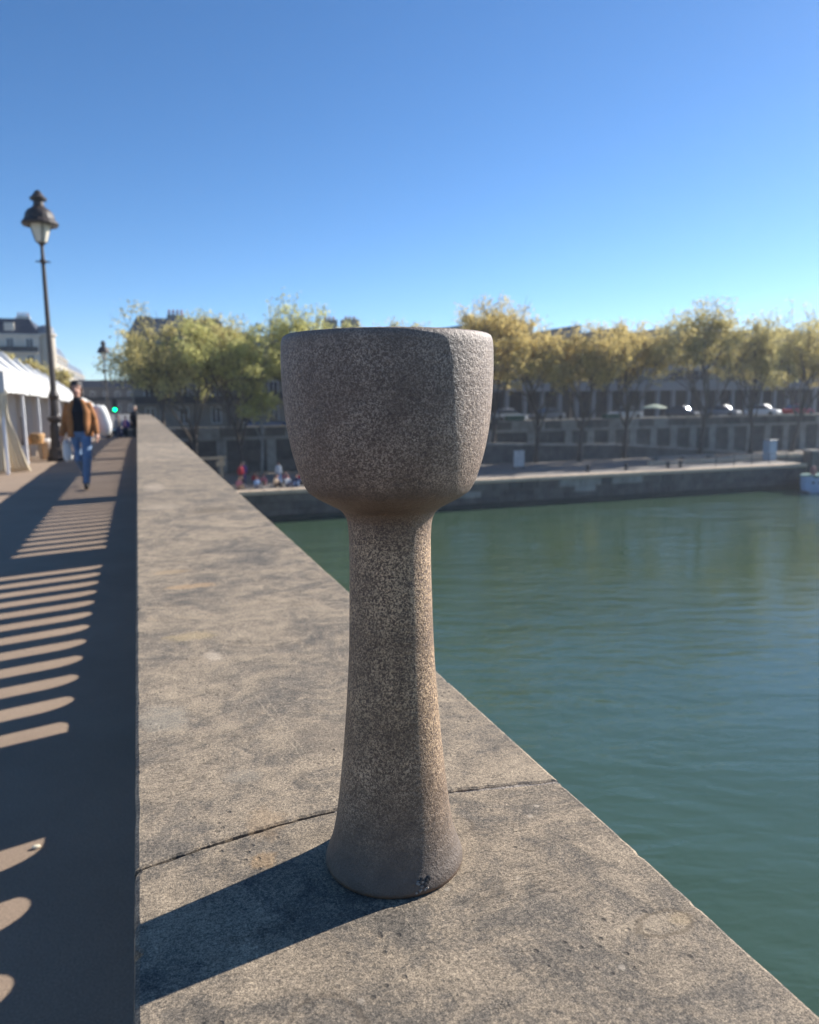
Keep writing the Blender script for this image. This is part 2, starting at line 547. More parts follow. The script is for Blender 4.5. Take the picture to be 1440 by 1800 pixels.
M_IRON = simple('cast_iron', (0.052, 0.040, 0.034), 0.5, 0.3, 12, 0.15, 80)
M_IRON_BLACK = simple('black_iron', (0.02, 0.02, 0.022), 0.5, 0.2, 12)
M_TENT = simple('white_tent_fabric', (0.56, 0.55, 0.53), 0.75, 0.03, 1.5, 0.2, 5)
M_CREAM = simple('cream_curtain_fabric', (0.80, 0.69, 0.50), 0.85, 0.05, 2, 0.2, 30)
M_TENTLEG = simple('white_metal', (0.75, 0.75, 0.76), 0.4, 0.03, 2)
M_ZINC = simple('zinc_roof', (0.12, 0.14, 0.17), 0.5, 0.2, 1.5)
M_SLATE = simple('slate_roof', (0.03, 0.036, 0.055), 0.6, 0.25, 1.5)
M_HAUSS = simple('cream_limestone_facade', (0.48, 0.42, 0.33), 0.9, 0.1, 0.5)
M_HAUSS2 = simple('grey_limestone_facade', (0.66, 0.59, 0.49), 0.9, 0.12, 0.5)
M_HAUSS3 = simple('dark_stone_facade', (0.22, 0.20, 0.17), 0.9, 0.15, 0.5)  # one even, darker stone tone for the quay buildings
M_CONC = simple('modern_facade', (0.26, 0.25, 0.24), 0.8, 0.12, 0.3)
M_PILLAR = simple('pale_concrete_pillar', (0.27, 0.255, 0.24), 0.85, 0.1, 0.5)
M_GLASS = simple('window_glass', (0.03, 0.035, 0.045), 0.12, 0.2, 1.0)
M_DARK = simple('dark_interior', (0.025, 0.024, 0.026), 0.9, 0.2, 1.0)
M_WHITE = simple('white_paint', (0.72, 0.72, 0.70), 0.6, 0.04, 2)
M_TERRA = simple('terracotta', (0.42, 0.17, 0.10), 0.85, 0.2, 3)
M_WALLSTONE = simple('quay_wall_stone', (0.135, 0.118, 0.102), 0.95, 0.35, 1.2, 0.3, 8)
M_WALLSTONE_L = simple('quay_wall_stone_pale', (0.30, 0.275, 0.235), 0.95, 0.3, 1.2, 0.3, 8)
M_WALLSTONE_D = simple('quay_wall_stone_dark', (0.10, 0.092, 0.082), 0.95, 0.35, 1.2, 0.3, 8)
M_QUAYCOPE = simple('quay_coping_stone', (0.56, 0.43, 0.30), 0.9, 0.12, 1.0)
M_COBBLE = simple('quay_paving', (0.20, 0.175, 0.15), 0.95, 0.2, 0.6, 0.4, 4)
M_GROUND = simple('street_ground', (0.13, 0.125, 0.12), 0.95, 0.2, 0.1)
M_ALGAE = simple('wet_algae_stone', (0.030, 0.036, 0.026), 0.6, 0.4, 1.5)

# ------------------------------------------------------------------ setting: water, ground, quay
g = G(); g.f = [(0, 1, 2, 3)]
g.v = [(-1500, -400, Z_WATER), (1500, -400, Z_WATER), (1500, 68, Z_WATER), (-1500, 68, Z_WATER)]
tag(g.build('river_water', M_WATER), kind='structure')
g = G(); g.v = [(-1500, Y_WALL + 0.4, Z_STREET), (1500, Y_WALL + 0.4, Z_STREET), (1500, 3500, Z_STREET), (-1500, 3500, Z_STREET)]; g.f = [(0, 1, 2, 3)]
tag(g.build('street_ground', M_GROUND), kind='structure')
g = G(); g.v = [(-400, -400, -12), (1500, -400, -12), (1500, 80, -12), (-400, 80, -12)]; g.f = [(0, 1, 2, 3)]
tag(g.build('river_bed', M_GROUND), kind='structure')
X_END = 61.0
g = G()
g.box(-300, X_END - 0.02, Y_QUAY + 0.7, Y_WALL + 0.3, -9, Z_QUAY)
g.box(X_END - 0.02, 400, 66.7, Y_WALL + 0.3, -9, Z_QUAY - 0.004)
tag(g.build('lower_quay', M_COBBLE), kind='structure')
# sloping ramp against the upper wall, falling to the right
g = G()
ra = [(34, -3.35), (50, -3.9), (66, Z_QUAY + 0.01)]
rings = []
g.v = []
for x, z in [(22, -3.1)] + ra:
    g.v += [(x, 69.9, -5.4), (x, 69.9, z), (x, Y_WALL + 0.05, z), (x, Y_WALL + 0.05, -5.4)]
for k in range(3):
    for j in range(4):
        a = k * 4 + j; b = k * 4 + (j + 1) % 4
        g.f.append((a, b, b + 4, a + 4))
g.f += [(0, 1, 2, 3), (15, 14, 13, 12)]
ramp = tag(g.build('quay_ramp', M_WALLSTONE), kind='structure')
for k in range(11):
    x0 = 22 + k * 4; x1 = x0 + 3.94
    zz = lambda x: np.interp(x, [22, 34, 50, 66], [-3.1, -3.35, -3.9, Z_QUAY])
    b = G(); i0 = 0
    b.v = [(x0, 69.7, zz(x0) - 0.02), (x1, 69.7, zz(x1) - 0.02), (x1, 70.2, zz(x1) - 0.02), (x0, 70.2, zz(x0) - 0.02),
           (x0, 69.7, zz(x0) + 0.22), (x1, 69.7, zz(x1) + 0.22), (x1, 70.2, zz(x1) + 0.22), (x0, 70.2, zz(x0) + 0.22)]
    b.f = [(0, 3, 2, 1), (4, 5, 6, 7), (0, 1, 5, 4), (1, 2, 6, 5), (2, 3, 7, 6), (3, 0, 4, 7)]
    b.build('coping_stone', M_WALLSTONE_L, ramp)

# quay wall along the water, block by block
qw = empty('quay_wall', (0, Y_QUAY, Z_WATER))
tag(qw, 'long low stone quay wall rising from the green river on the far bank, pale coping on top', 'wall')
G().box(-300, X_END, 0.06, 0.75, -1.5, 2.05).build('backing', M_WALLSTONE, qw)
G().box(-300, X_END + 0.02, -0.05, 0.06, -1.5, 0.35).build('waterline_band', M_ALGAE, qw)
G().box(-300, X_END + 0.02, -0.22, 0.06, -1.5, 0.05).build('footing', M_ALGAE, qw)
bl = {}
for w in (1.1, 1.5, 2.1):
    for hname, hh in (('a', 0.62), ('b', 0.50)):
        bl[(w, hname)] = G().bevbox(0, w - 0.03, -0.01, 0.08, 0, hh - 0.025, 0.02).build('stone', M_WALLSTONE, qw, loc=(-60, 0, 0.4))
for z0, hn in ((0.36, 'b'), (0.86, 'b'), (1.36, 'a')):
    x = 3.0 - random.random()
    while x < X_END - 1.2:
        w = random.choice((1.1, 1.5, 2.1))
        if x + w > X_END: break
        u = random.random()
        m = M_WALLSTONE_L if (u < 0.20 and hn == 'a') or u < 0.04 else (M_WALLSTONE_D if u > 0.6 else M_WALLSTONE)
        o = inst(bl[(w, hn)], qw, (x, -random.random() * 0.012, z0), m)
        x += w
for o in bl.values(): o.location.x = -40 + random.random() * 20
cope = G().bevbox(0, 1.06, -0.14, 0.80, 0, 0.30, 0.02).build('coping_stone', M_QUAYCOPE, qw, loc=(2.0, 0, 2.0))
for k in range(1, 55):
    x = 2.0 + k * 1.09
    if x + 1.06 > X_END + 0.1: break
    inst(cope, qw, (x, 0, 2.0 + random.random() * 0.01))
G().box(-300, 1.97, -0.14, 0.80, 2.0, 2.30).build('coping_run', M_QUAYCOPE, qw)
# return wall and recessed quay beyond
rq = empty('recessed_quay_wall', (X_END, 66, Z_WATER))
tag(rq, 'set-back quay wall with pale coping behind the moored boat at the right edge', 'wall')
G().box(-0.3, -0.02, -9.0, 0.6, -1.5, 2.04).build('return_wall', M_WALLSTONE_D, rq)
G().box(0, 300, 0.05, 0.7, -1.5, 2.0).build('wall_face', M_WALLSTONE_D, rq)
c2 = G().bevbox(0, 1.55, -0.1, 0.75, 0, 0.32, 0.02).build('coping_stone', M_QUAYCOPE, rq, loc=(0, 0, 2.005))
for k in range(1, 26): inst(c2, rq, (k * 1.6, 0, 2.005))
pier = empty('mooring_pier', (X_END + 0.6, Y_QUAY + 0.1, Z_WATER))
tag(pier, 'square grey brown stone pier at the end of the pale quay coping', 'pier')
G().bevbox(-0.55, 0.45, -0.5, 0.5, -1.4, 3.4, 0.05).build('shaft', M_WALLSTONE, pier)
G().bevbox(-0.65, 0.55, -0.6, 0.6, 3.4, 3.62, 0.05).build('cap', M_WALLSTONE_L, pier)

# upper retaining wall of the street
uw = empty('embankment_wall', (0, Y_WALL, Z_QUAY))
tag(uw, 'tall grey street embankment wall with pilasters behind the lower quay', 'wall')
G().box(-300, 400, 0.0, 0.5, -0.3, 3.0).build('wall_face', M_WALLSTONE, uw)
G().box(-300, -1, -0.15, 0.6, 3.0, 3.28).build('coping_run', M_WALLSTONE_L, uw)
cs = G().bevbox(0, 1.96, -0.2, 0.6, 0, 0.28, 0.02).build('coping_stone', M_WALLSTONE_L, uw, loc=(-0.95, 0, 3.0))
pp = G().bevbox(0, 1.96, 0.0, 0.40, 0, 0.80, 0.02).build('parapet_stone', M_WALLSTONE, uw, loc=(-0.95, 0, 3.28))
pc = G().bevbox(0, 1.96, -0.06, 0.46, 0, 0.15, 0.02).build('parapet_cap', M_WALLSTONE_L, uw, loc=(-0.95, 0, 4.08))
for k in range(1, 56):
    x = -0.95 + k * 2.0
    inst(cs, uw, (x, 0, 3.0)); 
    inst(pp, uw, (x, 0, 3.28), random.choice((M_WALLSTONE, M_WALLSTONE, M_WALLSTONE_L, M_WALLSTONE_D)))
    inst(pc, uw, (x, 0, 4.08))
pil = G().bevbox(-0.45, 0.45, -0.16, 0.0, 0, 3.0, 0.02).build('pilaster', M_WALLSTONE_L, uw, loc=(2.5, 0, 0))
x = 2.5
while x < 106:
    x += 4.6 if x < 40 else 2.75
    inst(pil, uw, (x, 0, 0))
    # courses of the panel between pilasters
pan = G()
pan.bevbox(0, 1.75, -0.05, 0.0, 0, 0.93, 0.02)
pan_o = pan.build('panel_stone', M_WALLSTONE_D, uw, loc=(3.05, 0, 0.06))
x = 2.5
while x < 106:
    st = 4.6 if x < 40 else 2.75
    n_ = 2 if st > 4 else 1
    for c_ in range(n_):
        for r_ in range(3):
            if x > 2.6 or c_ or r_:
                inst(pan_o, uw, (x + 0.52 + c_ * 1.8, 0, 0.06 + r_ * 0.98), random.choice((M_WALLSTONE_D, M_WALLSTONE, M_WALLSTONE_D)))
    x += st

# ------------------------------------------------------------------ bridge deck
def ribbon(name, x0, x1, dz, thick, mat, ya=-6, yb=Y_WALL + 3, parent=None):
    ys = list(np.arange(ya, yb + 0.01, 2.0))
    g = G()
    rings = [[(x0, y, zdeck(y) + dz - thick), (x1, y, zdeck(y) + dz - thick), (x1, y, zdeck(y) + dz), (x0, y, zdeck(y) + dz)] for y in ys]
    g.ring_loft(rings)
    return g.build(name, mat, parent)


tag(ribbon('bridge_pavement', -6.2, 0.30, 0.0, 0.9, M_ASPHALT), kind='structure')
tag(ribbon('bridge_road', -13.8, -6.37, -0.13, 0.7, M_ROAD), kind='structure')
tag(ribbon('bridge_kerb', -6.368, -6.202, 0.008, 0.4, M_KERB), kind='structure')
tag(ribbon('far_pavement', -17.5, -13.802, 0.0, 0.9, M_ASPHALT), kind='structure')
fp = ribbon('far_parapet', -17.5, -17.2, 1.05, 1.0, M_STONE)
tag(fp, 'plain stone parapet on the far side of the bridge behind the tents', 'parapet')
# bridge girder and piers under the deck
bs = empty('bridge_structure', (0, 0, 0))
bs['kind'] = 'structure'
ribbon('fascia', 0.05, 0.28, -0.902, 1.3, M_STONE, parent=bs)
ribbon('soffit', -17.3, 0.03, -0.905, 1.2, M_STONE, parent=bs)
for yy in (24.0,):
    G().bevbox(-17.5, 0.2, yy - 1.6, yy + 1.6, -12, -2.4, 0.2).build('pier', M_WALLSTONE_L, bs)

# ------------------------------------------------------------------ parapet
par = empty('bridge_parapet', (0, 0, 0))
tag(par, 'stone bridge parapet with broad weathered coping slabs that carries the goblet', 'parapet')
XL, XR = -0.0245, 0.366


def jl(x, seed=0.0):
    t = (x - XL) / (XR - XL)
    return 0.597 + 0.032 * math.sin(PI * min(1, t * 1.0)) * (1 - 0.25 * t) + 0.006 * t


def slab(name, ya, yb, mat, fa=None, fb=None, seed=0, nx=60, chip=True):
    """coping slab; fa/fb give the wavy end lines as offset functions of x"""
    ny = max(2, int((yb - ya) / 0.006)) if chip else 2
    xs = np.linspace(XL, XR, nx)
    g = G()
    top = []
    for i in range(ny + 1):
        tv = i / ny
        row = []
        for j, x in enumerate(xs):
            y0 = ya + (fa(x) if fa else 0); y1 = yb + (fb(x) if fb else 0)
            y = y0 + (y1 - y0) * tv
            xx = x
            if j in (0, nx - 1) and chip:
                sg = 1 if j == 0 else -1
                xx += sg * max(0, mnoise.noise(Vector((y * 18, seed, j)))) * 0.0016
                xx += sg * max(0, mnoise.noise(Vector((y * 75, seed * 3, j))) - 0.30) * (0.014 if j == 0 else 0.006)
            z = 1.1 + zdeck((ya + yb) / 2)
            if chip:
                z += mnoise.noise(Vector((x * 9, y * 9, seed))) * 0.0006
            row.append((xx, y, z))
        top.append(row)
    # rounded rim + sides
    def P(i, j, dz, ins):
        x, y, z = top[i][j]
        if j == 0: x += ins
        if j == nx - 1: x -= ins
        if i == 0: y += ins * 0.7
        if i == ny: y -= ins * 0.7
        return (x, y, z - dz)
    idx = {}
    for i in range(ny + 1):
        for j in range(nx):
            idx[i, j] = len(g.v); g.v.append(P(i, j, 0, 0.004))
    for i in range(ny):
        for j in range(nx - 1):
            g.f.append((idx[i, j], idx[i, j + 1], idx[i + 1, j + 1], idx[i + 1, j]))
    loop = [(0, j) for j in range(nx)] + [(i, nx - 1) for i in range(1, ny + 1)] + [(ny, j) for j in range(nx - 2, -1, -1)] + [(i, 0) for i in range(ny - 1, 0, -1)]
    prev = [idx[k] for k in loop]
    for dz, ins in ((0.0015, 0.001), (0.006, 0.0), (0.21, 0.0)):
        cur = []
        for k in loop:
            cur.append(len(g.v)); g.v.append(P(k[0], k[1], dz, ins))
        n = len(loop)
        for a in range(n):
            b = (a + 1) % n
            g.f.append((prev[a], cur[a], cur[b], prev[b]))
        prev = cur
    g.f.append(tuple(prev))
    # the loop runs counter-clockwise seen from above
    return g.build(name, mat, par, smooth=False)


def joint_wave(x): return jl(x) - 0.60
def jw_lo(x): return joint_wave(x) - 0.0014 - 0.0022 * mnoise.noise(Vector((x * 60, 3, 0))) - 0.0016 * mnoise.noise(Vector((x * 190, 5, 0)))
def jw_hi(x): return joint_wave(x) + 0.0010 + 0.0022 * mnoise.noise(Vector((x * 45, 9, 0))) + 0.0018 * mnoise.noise(Vector((x * 170, 2, 0)))


slab('coping_slab', -1.60, 0.60, M_COPING_DARK, fb=jw_lo, seed=1)
slab('coping_slab', 0.60, 2.70, M_COPING, fa=jw_hi, fb=lambda x: -0.001, seed=2)
slab('coping_slab', 2.70, 5.0, M_COPING, fa=lambda x: 0.001, fb=lambda x: -0.002, seed=3)
ya = 5.0
k = 0
while ya < 72:
    yb = ya + 2.2
    slab('coping_slab', ya + 0.002, yb - 0.002, M_COPING_PALE if k % 4 == 0 else (M_COPING if k % 2 else M_COPING_DARK), nx=3, chip=False)
    ya = yb; k += 1
ya = -1.6
for k in range(2):
    slab('coping_slab', ya - 2.2, ya - 0.003, M_COPING, nx=3, chip=False); ya -= 2.2
# mortar fill in the near joint, proud in its right half
g = G()
n = 40
for i in range(n + 1):
    x = XL + 0.012 + (XR - XL - 0.014) * i / n
    t = i / n
    zz = 1.0985 if t > 0.42 and not (0.62 < t < 0.68) else 1.088
    zz -= 0.002 * abs(mnoise.noise(Vector((x * 80, 1, 1))))
    g.v += [(x, 0.60 + joint_wave(x) - 0.006, zz), (x, 0.60 + joint_wave(x) + 0.006, zz), (x, 0.60 + joint_wave(x) + 0.006, 0.95), (x, 0.60 + joint_wave(x) - 0.006, 0.95)]
for i in range(n):
    for j in range(4):
        a = i * 4 + j; b = i * 4 + (j + 1) % 4
        g.f.append((a, b, b + 4, a + 4))
g.build('mortar_joint', M_MORTAR, par)

# balustrade: plinth, slotted uprights, piers, top rail (all under the coping)
Z1, Z2 = 0.27, 0.80
XB0, XB1 = 0.10, 0.22
PITCH = 0.328
def ribbon2(name, x0, x1, za, zb, ya, yb, mat):
    ys = np.linspace(ya, yb, max(2, int((yb - ya) / 2.3) + 1))
    g = G(); g.ring_loft([[(x0, y, zdeck(y) + za), (x1, y, zdeck(y) + za), (x1, y, zdeck(y) + zb), (x0, y, zdeck(y) + zb)] for y in ys])
    return g.build(name, mat, par)
ribbon2('plinth', 0.02, 0.32, 0.0, 0.16, -6, 74, M_STONE)
ribbon2('base_rail', XB0, XB1, 0.162, Z1, -6, 74, M_STONE)
ribbon2('top_rail', XB0, XB1, Z2, 0.888, -6, 74, M_STONE)
W = 0.188  # slot width
pts = []
hw = W / 2; hp = PITCH / 2
g2 = []
for a in np.linspace(0, PI / 2, 7): g2.append((-hp + hw * math.cos(a) if False else -hp + hw * math.sin(a), Z1 + hw - hw * math.cos(a)))
left = [(-hp + hw * math.sin(a), Z1 + hw - hw * math.cos(a)) for a in np.linspace(0, PI / 2, 7)] + \
       [(-hp + hw * math.cos(a), Z2 - hw + hw * math.sin(a)) for a in np.linspace(0, PI / 2, 7)]
right = [(-y, z) for y, z in left]
outline_l = left; outline_r = right
g = G()
for (y, z), (y2, z2) in zip(left, right):
    g.v += [(XB0, y, z), (XB0, y2, z2), (XB1, y, z), (XB1, y2, z2)]
for k in range(len(left) - 1):
    a = k * 4
    g.f += [(a, a + 4, a + 5, a + 1), (a + 2, a + 3, a + 7, a + 6), (a, a + 2, a + 6, a + 4), (a + 1, a + 5, a + 7, a + 3)]
bal = g.build('baluster', M_STONE, par, loc=(0, -3, 0))
bpier = G().bevbox(XB0 - 0.04, XB1 + 0.04, -0.42, 0.42, 0.162, 0.888, 0.01).build('baluster_pier', M_STONE, par, loc=(0, 0, 0))
# stripe lit through a slot centred at y0 leaves the ground about 0.13 m nearer; bays of 12 slots
first = 3.64 + 0.125
bay = 11 * PITCH + 1.0
nb = 0
first_used = False
for b in range(-1, 16):
    yb0 = first + b * bay
    for i in range(11):
        yc = yb0 + PITCH * (i + 0.5)
        if yc < -1.8 or nb > 285 or yc > 60: continue
        inst(bal, par, (0, yc, zdeck(yc)))
        nb += 1
    yp = yb0 + 11 * PITCH + 0.5
    if b == -1: bpier.location = (0, yp, zdeck(yp))
    elif yp < 73: inst(bpier, par, (0, yp, zdeck(yp)))
# slots end in half circles: fill half-cells beside the piers
half = G()
for (y, z) in left: pass
bal.location = (0, first - bay + 11 * PITCH - PITCH * 0.5 - 12 * PITCH, 0)

# ------------------------------------------------------------------ goblet
GX, GY = 0.176, 0.542
prof = [(0.0000, 0.0520), (0.0008, 0.0545), (0.0030, 0.0556), (0.0070, 0.0550), (0.0125, 0.0530), (0.0190, 0.0505), (0.0329, 0.0472), (0.0527, 0.0443), (0.0771, 0.0414), (0.1012, 0.0389),
        (0.1251, 0.0368), (0.1487, 0.0350), (0.1720, 0.0335), (0.195, 0.0326), (0.2178, 0.0320), (0.2403, 0.0314), (0.2600, 0.0312), (0.2700, 0.0315), (0.2770, 0.0322),
        (0.2819, 0.0335), (0.2872, 0.0372), (0.2911, 0.0436), (0.2959, 0.0526), (0.2994, 0.0580), (0.3024, 0.0614), (0.3098, 0.0653), (0.3225, 0.0696), (0.3351, 0.0728),
        (0.3474, 0.0750), (0.3597, 0.0764), (0.3718, 0.0773), (0.3839, 0.0779), (0.3961, 0.0780), (0.4065, 0.0777), (0.4115, 0.0771), (0.4142, 0.0760), (0.4152, 0.0745)]


def smooth_profile(pr, step=0.0015):
    zr = np.array(pr)
    d = np.concatenate([[0], np.cumsum(np.hypot(np.diff(zr[:, 0]), np.diff(zr[:, 1])))])
    # Catmull-Rom
    out = []
    n = len(pr)
    for i in range(n - 1):
        p0 = zr[max(0, i - 1)]; p1 = zr[i]; p2 = zr[i + 1]; p3 = zr[min(n - 1, i + 2)]
        m = max(1, int((d[i + 1] - d[i]) / step))
        for k in range(m):
            t = k / m
            out.append(0.5 * ((2 * p1) + (-p0 + p2) * t + (2 * p0 - 5 * p1 + 4 * p2 - p3) * t * t + (-p0 + 3 * p1 - 3 * p2 + p3) * t ** 3))
    out.append(zr[-1])
    return [tuple(o) for o in out]


sp = smooth_profile(prof)
cut = min(range(len(sp)), key=lambda i: abs(sp[i][0] - 0.2780))
gob = empty('ceramic_goblet', (GX, GY, 1.1))
tag(gob, 'tall brown grey speckled ceramic goblet with flared foot standing on the stone parapet', 'goblet')


def lathe_obj(name, pr, mat, closed_bottom=True, n=160):
    g = G()
    for z, r_ in pr:
        for j in range(n):
            a = 2 * PI * j / n
            w = 1 + 0.004 * mnoise.noise(Vector((math.cos(a) * 1.3, math.sin(a) * 1.3, z * 9))) + 0.0012 * mnoise.noise(Vector((math.cos(a) * 7, math.sin(a) * 7, z * 120)))
            g.v.append((r_ * w * math.cos(a), r_ * w * math.sin(a), z))
    for k in range(len(pr) - 1):
        for j in range(n):
            a = k * n + j; b = k * n + (j + 1) % n
            g.f.append((a, b, b + n, a + n))
    if closed_bottom: g.f.append(tuple(range(n))[::-1])
    return g.build(name, mat, gob, smooth=True)


lathe_obj('stem', sp[:cut + 1], M_GOBLET)
inner = [(0.4146, 0.0715), (0.4120, 0.0704), (0.402, 0.0705), (0.385, 0.0708), (0.36, 0.0695), (0.335, 0.066), (0.315, 0.058), (0.305, 0.045), (0.302, 0.02), (0.3015, 0.002)]
lathe_obj('bowl', sp[cut:] + [(0.4154, 0.0730)] + smooth_profile(inner, 0.004), M_GOBLET, False)
# chip at the foot
cdir = Vector((0.14 - 0.0, -0.99, 0)).normalized()
g = G()
ch_az = R(-84)
for i in range(16):
    a = ch_az + random.uniform(-0.13, 0.10)
    z = random.uniform(0.004, 0.012)
    r_ = float(np.interp(z, [0.003, 0.007, 0.0125, 0.019], [0.0556, 0.0550, 0.0530, 0.0505])) - 0.0001
    s_ = random.uniform(0.0005, 0.0011)
    g.ellip((r_ * math.cos(a), r_ * math.sin(a), z), (s_ * 1.6, s_, s_ * random.uniform(0.4, 1.6)), 6, 4)
dk = G()
for i in range(5):
    a = ch_az + 0.01 + (i - 2) * 0.035
    z = 0.0085 + 0.002 * math.sin(i * 2.1)
    r_ = float(np.interp(z, [0.003, 0.007, 0.0125, 0.019], [0.0556, 0.0550, 0.0530, 0.0505])) - 0.0012
    dk.ellip((r_ * math.cos(a), r_ * math.sin(a), z), (0.0022, 0.0014, 0.0045), 8, 6)
dk.build('burnt_spot', M_IRON_BLACK, gob)
g.build('chip', M_CHIP, gob)

# pale petal on the pavement
g = G(); g.ellip((0, 0, 0.006), (0.014, 0.009, 0.006), 10, 6)
tag(g.build('fallen_petal', simple('petal', (0.75, 0.68, 0.5), 0.8, 0.1, 50), loc=(-0.405, 2.615, 0)), 'small cream petal lying on the pavement at the tip of a light stripe', 'petal')

# ------------------------------------------------------------------ street lamps
lamp = empty('street_lamp', (-1.99, 21.4, zdeck(21.4)))
tag(lamp, 'tall ornate cast iron street lamp nearest the viewer, beside the walking man', 'street lamp', 'lamps along the bridge')
lm = lambda pr, name, mat, n=20: G().lathe(pr, n).build(name, mat, lamp, smooth=False)
lm([(0, .27), (.10, .27), (.12, .24), (.30, .22), (.34, .17), (.90, .145), (.98, .12)], 'base', M_IRON, 12)
lm([(.98, .13), (1.02, .17), (1.06, .20), (1.11, .20), (1.14, .13), (1.2, .11), (1.55, .10), (1.6, .12), (1.66, .14), (1.72, .11), (1.8, .085)], 'collar', M_IRON)
lm([(1.8, .078), (3.2, .062), (4.9, .048), (4.91, .07), (4.96, .085), (5.0, .06), (5.02, .045), (5.3, .04), (5.36, .07), (5.4, .115)], 'post', M_IRON)
G().box(-.42, .42, -.015, .015, 4.93, 4.96).build('ladder_bar', M_IRON, lamp).scale = (0.4, 1, 1)
tg = NT('lantern_glass'); tg.set((0.62, 0.58, 0.48), 0.25)
lm([(5.4, .11), (5.42, .13), (5.62, .19), (5.82, .245)], 'lantern_glass', tg.m, 8)
for k in range(4):
    a = k * PI / 2 + 0.3
    G().tube([(.125 * math.cos(a), .125 * math.sin(a), 5.40), (.252 * math.cos(a), .252 * math.sin(a), 5.83)], .012, 5).build('lantern_rib', M_IRON, lamp)
lm([(5.83, .27), (5.79, .40), (5.84, .43), (5.90, .40), (5.95, .35), (6.03, .34), (6.10, .31), (6.17, .25), (6.22, .17), (6.27, .125), (6.38, .12), (6.40, .19), (6.45, .20), (6.48, .15), (6.53, .12), (6.58, .075), (6.60, .08), (6.63, .03)], 'lantern_hood', M_IRON)
copy_tree(lamp, (-1.95, 56.5, zdeck(56.5)), 0.3, 'distant ornate street lamp beyond the tents, near the green traffic light')

# ------------------------------------------------------------------ market tents
def tent(loc, first=False):
    t = empty('market_tent', loc)
    for i, (x, y) in enumerate(((-0.0, 0.0), (0.0, 2.92), (-2.9, 0.0), (-2.9, 2.92))):
        G().box(x - .03, x + .03, y - .03, y + .03, 0, 2.12).build('leg', M_TENTLEG, t)
    # pyramid roof with a slightly hollow slope
    g = G()
    rings = []
    for u in np.linspace(0, 1, 7):
        hx = 1.52 * (1 - u) + 0.02; z = 2.10 + 1.12 * (u ** 1.65)
        n = 5
        ring = []
        for (ax, ay, bx, by) in ((-1, -1, 1, -1), (1, -1, 1, 1), (1, 1, -1, 1), (-1, 1, -1, -1)):
            for j in range(n):
                s_ = j / n
                ring.append((-1.45 + hx * (ax + (bx - ax) * s_), 1.46 + hx * (ay + (by - ay) * s_), z))
        rings.append(ring)
    g.ring_loft(rings).build('roof', M_TENT, t)
    g = G()
    vz = 0.42
    for (x0, y0, x1, y1) in ((.08, -.06, .08, 2.98), (-2.98, -.06, -2.98, 2.98), (-2.98, -.06, .08, -.06), (-2.98, 2.98, .08, 2.98)):
        N = 12
        i0 = len(g.v)
        for j in range(N + 1):
            s_ = j / N
            w = 0.012 * math.sin(s_ * 25)
            x = x0 + (x1 - x0) * s_; y = y0 + (y1 - y0) * s_
            nx_, ny_ = (1, 0) if x0 == x1 else (0, 1)
            g.v += [(x, y, 2.11), (x + nx_ * w, y + ny_ * w, 2.11 - vz - 0.02 * abs(math.sin(s_ * 12)))]
        for j in range(N):
            a = i0 + j * 2; g.f.append((a, a + 1, a + 3, a + 2))
    g.build('valance', M_TENT, t)
    g = G(); i0 = 0; N = 16
    for j in range(N + 1):
        s_ = j / N; w = 0.05 * math.sin(s_ * 30)
        g.v += [(-2.93 + w, 2.92 * s_, 2.1), (-2.93 + w * 1.4, 2.92 * s_, 0.02)]
    for j in range(N):
        a = j * 2; g.f.append((a, a + 1, a + 3, a + 2))
    g.build('back_wall', M_TENT, t, smooth=True)
    g = G(); N = 14
    for j in range(N + 1):
        s_ = j / N; w = 0.04 * math.sin(s_ * 27)
        g.v += [(-2.9 + 2.75 * s_, 2.9 + w, 2.1), (-2.9 + 2.75 * s_, 2.9 + w, 0.02)]
    for j in range(N):
        a = j * 2; g.f.append((a, a + 1, a + 3, a + 2))
    g.build('side_wall', M_TENT, t, smooth=True)
    return t


ords = ['nearest', 'second', 'third', 'fourth', 'fifth', 'sixth', 'seventh', 'eighth', 'ninth', 'tenth', 'eleventh', 'twelfth', 'thirteenth']
t0 = tent((-2.6, 17.5, zdeck(17.5)))
tag(t0, 'white pointed market tent nearest the viewer, with a cream curtain at its corner', 'tent', 'row of white market tents on the bridge')
for k in range(1, 13):
    y = 17.5 + k * 3.0
    copy_tree(t0, (-2.6, y, zdeck(y + 1.5)), 0, 'white pointed market tent, %s of the row counting from the viewer' % ords[k])
# curtain gathered and splayed at the near corner
cur = empty('tent_curtain', (-2.55, 17.45, 0))
tag(cur, 'cream curtain tied at the near tent corner and spreading over the pavement', 'curtain')
def drape(x0, y0, x1, y1, wid_t, wid_b, ph, nm):
    g = G(); N = 26; K = 14
    for i in range(K + 1):
        v = i / K
        z = 1.72 * (1 - v) + 0.01
        waist = 1 - 0.45 * math.exp(-((v - 0.30) / 0.18) ** 2)
        wd = (wid_t + (wid_b - wid_t) * v ** 1.6) * waist
        cx = x0 + (x1 - x0) * v ** 1.8; cy = y0 + (y1 - y0) * v ** 1.8
        for j in range(N + 1):
            s_ = j / N - 0.5
            f = 0.035 * (0.4 + v) * math.sin(s_ * 34 + ph + 1.5 * v)
            g.v.append((cx + wd * s_ * 0.80 + f * 0.3, cy + wd * s_ * 0.25 + f, z + (0.02 * abs(math.sin(s_ * 34 + ph)) if i == K else 0)))
    for i in range(K):
        for j in range(N):
            a = i * (N + 1) + j; g.f.append((a, a + 1, a + N + 2, a + N + 1))
    o = g.build(nm, M_CREAM, cur, smooth=True)
    md = o.modifiers.new('thick', 'SOLIDIFY'); md.thickness = 0.004
drape(-0.05, 0.0, 0.12, 0.35, 0.30, 0.55, 0.0, 'drape')
